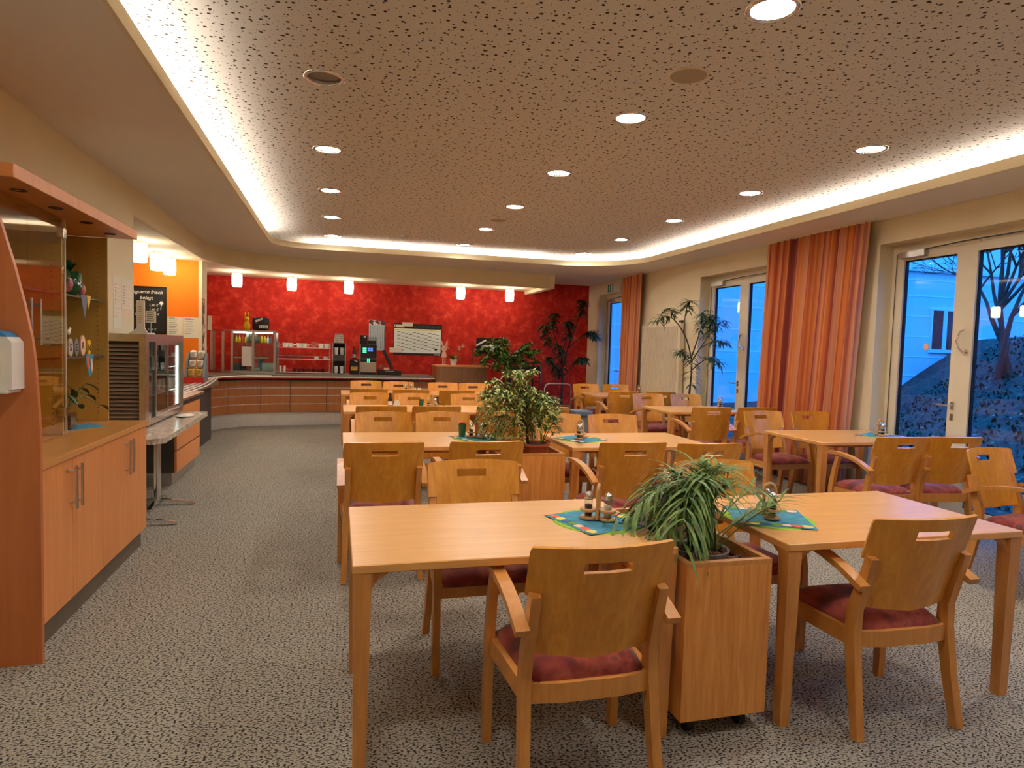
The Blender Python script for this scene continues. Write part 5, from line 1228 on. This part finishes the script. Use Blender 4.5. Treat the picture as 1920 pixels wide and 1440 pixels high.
for k, x in enumerate((-.38, -.22)): cup(x, 12.5, 1.1605, .05, .05, M['ceramic'], 'small white bowl on the middle tier, %s' % ('left', 'right')[k], 'small bowls on the cup shelf', False, 'white_bowl')
for k in range(7): cup(-.76+.083*k, 12.48, ZK+.0255, .034, .06, M['red_cup'], 'dark red cup in the bottom row, %s from the left' % ('first', 'second', 'third', 'fourth', 'fifth', 'sixth', 'seventh')[k], 'dark red cups on the cup shelf')
for k, x in enumerate((-1.0, -.93)): cup(x, 12.42, ZK+.0255, .024, .11, M['ceramic'], 'white sugar pourer at the shelf foot, %s' % ('left', 'right')[k], 'white sugar pourers', False, 'sugar_pourer')
# cup tower
t = thing('cup_tower', 'grey two-niche cup warmer tower beside the cup shelf', 'cup tower', (.02, 12.5, ZK))
for x in (-.1, .125): B(x, x+.015, 12.38, 12.62, ZK, 1.47).build('side_panel', M['steel'], t)
B(-.085, .125, 12.6, 12.62, ZK, 1.47).build('back_panel', M['dark_grey'], t)
for zz in (ZK, 1.14, 1.24, 1.455): B(-.085, .125, 12.38, 12.6, zz, zz+.015 if zz != 1.14 else 1.24).build('shelf', M['dark_grey'], t)
for r, zz in enumerate((ZK+.0155, 1.2555)):
    for q, x in enumerate((-.035, .075)): cup(x, 12.46, zz, .042, .13, M['ceramic'], 'stacked white cups in the %s niche of the cup tower, %s' % (('lower', 'upper')[r], ('left', 'right')[q]), 'white cups in the tower', False, 'cup_stack')
t = thing('tin_box', 'beige ribbed tin on top of the cup tower', 'tin', (.0, 12.5, 1.47)); MB().prism([(-.075, 1.4705), (.1, 1.4705), (.085, 1.64), (-.055, 1.64)], 'y', 12.42, 12.58).build('tin_body', M['foil'], t); mb = MB(); [mb.box(-.068, .095, 12.415, 12.42, 1.48+.035*k, 1.485+.035*k) for k in range(5)]; mb.build('ribs', M['grey'], t)
# crate with bottle
t = thing('black_crate', 'black box with an orange label beside the coffee machine', 'box', (.295, 12.5, ZK)); B(.215, .375, 12.4, 12.6, ZK, 1.18).bev(.006, 1).build('box_body', M['black'], t); B(.235, .355, 12.397, 12.4, .97, 1.04).build('label_print', M['foil_gold'], t)
mb = MB(); mb.rectbar([(.29, 12.398, 1.16), (.35, 12.398, 1.13)], .012, .002, (.4, 0, .9)); mb.build('stripe', M['white'], t)
bottle(.295, 12.5, 1.1805, 'dark syrup bottle standing on the black box', .22, .034, M['foil'], M['black'])
t = thing('coffee_machine', 'black and steel coffee machine with lit screen on the servery counter', 'coffee machine', (.55, 12.5, ZK))
B(.4, .7, 12.45, 12.72, ZK, 1.46).bev(.006, 1).build('housing', M['black'], t); B(.4, .52, 12.5, 12.7, 1.46, 1.63).bev(.006, 1).build('bean_hopper', M['black'], t); B(.525, .7, 12.5, 12.7, 1.46, 1.6).build('clear_hopper', M['glass_tint'], t); B(.535, .69, 12.51, 12.69, 1.462, 1.53).build('beans', M['soil'], t)
B(.405, .695, 12.36, 12.45, ZK, .94).build('drip_tray', M['black'], t); B(.405, .695, 12.43, 12.449, .94, 1.13).build('splash_plate', M['steel'], t); B(.395, .405, 12.36, 12.72, ZK, 1.46).build('side_trim', M['steel'], t); B(.405, .695, 12.40, 12.45, 1.16, 1.21).build('spout_bar', M['dark_grey'], t)
for x in (.535, .565): MB().tube([(x, 12.40, 1.2), (x, 12.40, 1.12)], .01, 8).build('spout', M['screen_green'], t)
mb = MB(); [mb.box(.445, .515, 12.447, 12.449, 1.30+.035*k, 1.327+.035*k) for k in range(3)]; mb.build('green_keys', M['screen_green'], t)
mb = MB(); [mb.box(.535+.05*q, .58+.05*q, 12.447, 12.449, 1.33+.035*k, 1.358+.035*k) for k in range(2) for q in range(2)]; mb.build('blue_keys', M['screen_blue'], t); B(.46, .5, 12.497, 12.499, 1.585, 1.615).build('maker_plate', M['foil'], t)
t = thing('cash_case', 'open black case with its lid leaning back beside the coffee machine', 'case', (.95, 12.5, ZK)); B(.73, 1.155, 12.36, 12.64, ZK, .985).bev(.006, 1).build('case_body', M['black'], t); B(.86, 1.02, 12.357, 12.36, .965, .972).build('light_line', M['white'], t)
MB().rectbar([(1.0, 12.5, 1.0), (.83, 12.52, 1.36)], .22, .05, (0, 1, 0)).build('lid', M['black'], t)
MB().tube([(.74, 12.5, .985), (.8, 12.45, 1.08), (.86, 12.5, 1.04)], .02, 8).build('inner_clip', M['steel'], t); B(.84, .93, 12.4, 12.5, .985, 1.03).build('receipt', M['pink'], t)

# ------------------------------------------------------------------ outside
def sm(t): t = max(0, min(1, t)); return t*t*(3-2*t)
def gh(x, y): return .02+2.3*sm((x-.75*y-3.3)/5.6)+.04*math.sin(x*2.1+y*1.3)*sm((x-7)/3)
bm = bmesh.new(); V = {}; nx, ny = 60, 50
for j in range(ny+1):
    for i in range(nx+1):
        x = 5.62+26*(i/nx)**1.3; y = -6+26*j/ny; V[i, j] = bm.verts.new((x, y, gh(x, y)-.06))
for j in range(ny):
    for i in range(nx): bm.faces.new((V[i, j], V[i+1, j], V[i+1, j+1], V[i, j+1]))
mb = MB(); mb.bm.free(); mb.bm = bm; struct(mb.build('ground_bank', M['grass'], smooth=True))
# loose ground cover on the bank
mb = MB(); rnd = random.Random(31)
for _ in range(11000):
    x, y = rnd.uniform(6.6, 19), rnd.uniform(1.5, 15)
    if x-.75*y < 2.6 or x/max(.1, y) > 1.75 or x/max(.1, y) < .6: continue
    mb.leaf((x, y, gh(x, y)-.06), (rnd.uniform(-1, 1), rnd.uniform(-1, 1), rnd.uniform(.2, 1.2)), rnd.uniform(.06, .16), rnd.uniform(.04, .07), .8, seg=2)
tag(mb.build('ground_cover', M['grass'], smooth=True), 'low ivy-like ground cover on the bank outside', 'plants', None, 'stuff')
t = thing('neighbouring_building', 'pale plastered low building with grooved wall seen through the glass doors', 'building', (18, 18.4, 0))
B(5.7, 30, 18.2, 18.6, -.2, 4.5).build('facade_wall', M['facade'], t)
mb = MB(); [mb.box(5.7, 30, 18.19, 18.2, z, z+.04) for z in (.9, 1.55, 2.25, 2.95, 3.65, 4.2)]; mb.build('groove', M['facade_groove'], t); B(5.6, 30.1, 18.1, 18.7, 4.5, 4.6).build('parapet', M['facade_frame'], t)
wx, wz0, wz1 = 19.86, 1.85, 3.2
mb = MB()
for a, b, c, d in ((wx, wx+.07, wz0, wz1), (wx+1.2, wx+1.27, wz0, wz1), (wx+.53, wx+.7, wz0, wz1), (wx, wx+1.27, wz0-.12, wz0), (wx, wx+1.27, wz1, wz1+.07)): mb.box(a, b, 18.14, 18.2, c, d)
f = mb.build('window_frame', M['facade_frame'], t); B(wx+.07, wx+.53, 18.16, 18.19, wz0, wz1).build('curtained_pane', M['red_curtain'], f); B(wx+.7, wx+1.2, 18.16, 18.19, wz0, wz1).build('dark_pane', M['win_dark'], f)
def bare_tree(x, y, seed, label, n0):
    rnd = random.Random(seed); z0 = gh(x, y)-.1; mb = MB()
    def grow(p, d, L_, r, k):
        q = p+d*L_*.5+Vector((rnd.uniform(-.04, .04), rnd.uniform(-.04, .04), 0))*L_; e = q+(d+Vector((rnd.uniform(-.2, .2), rnd.uniform(-.2, .2), rnd.uniform(-.05, .15)))).normalized()*L_*.5
        mb.tube([p, q, e], [r, r*.85, r*.7], 5 if k < 3 else 3, False)
        if k >= 7: return
        for _ in range(3 if k < 5 else 2):
            nd = (d+Vector((rnd.uniform(-.8, .8), rnd.uniform(-.8, .8), rnd.uniform(-.25, .5)))).normalized(); grow(e, nd, L_*rnd.uniform(.6, .8), max(.006, r*.62), k+1)
    t = thing('bare_tree', label, 'tree', (x, y, z0))
    for _ in range(n0): grow(Vector((x+rnd.uniform(-.2, .2), y+rnd.uniform(-.2, .2), z0)), Vector((rnd.uniform(-.35, .25), rnd.uniform(-.3, .3), 1)).normalized(), rnd.uniform(1.2, 1.8), .07, 0)
    mb.build('branches', M['bark'], t)
bare_tree(14.5, 11.2, 5, 'leafless many-stemmed tree on the bank outside the near glass door', 4)

# ------------------------------------------------------------------ world, camera, view
w = bpy.data.worlds.new('dusk_sky'); sc.world = w; w.use_nodes = True; nt = w.node_tree; nt.nodes.clear()
out = N(nt, 'ShaderNodeOutputWorld'); bg = N(nt, 'ShaderNodeBackground'); tc = N(nt, 'ShaderNodeTexCoord'); sx = N(nt, 'ShaderNodeSeparateXYZ')
nt.links.new(tc.outputs['Generated'], sx.inputs[0])
r = ramp(nt, sx.outputs[2], [(0, (.012, .11, .44, 1)), (.18, (.012, .13, .5, 1)), (.55, (.02, .31, 1.2, 1)), (1, (.02, .33, 1.3, 1))]); nt.links.new(r.outputs[0], bg.inputs[0]); bg.inputs[1].default_value = 2.6
nt.links.new(bg.outputs[0], out.inputs[0])
cam = bpy.data.cameras.new('camera'); co = bpy.data.objects.new('camera', cam); COL.objects.link(co); sc.camera = co
cam.sensor_width = 36; cam.lens = 36*1220/1920; cam.clip_start = .05; cam.clip_end = 200
rt, dn, fw = Vector((0.965783, -0.257664, 0.029541)), Vector((0.014078, -0.061650, -0.997999)), Vector((0.258970, 0.964266, -0.055913))
co.matrix_world = Matrix(((rt.x, -dn.x, -fw.x, 0), (rt.y, -dn.y, -fw.y, 0), (rt.z, -dn.z, -fw.z, 1.48), (0, 0, 0, 1)))
vs = sc.view_settings; vs.view_transform = 'Standard'; vs.look = 'None'; vs.exposure = .86; vs.gamma = 1; vs.use_curve_mapping = False
cy = sc.cycles; cy.use_denoising = True; cy.max_bounces = 8; cy.diffuse_bounces = 4; cy.glossy_bounces = 4; cy.transmission_bounces = 6; cy.transparent_max_bounces = 16; cy.sample_clamp_indirect = 6; cy.caustics_reflective = False; cy.caustics_refractive = False
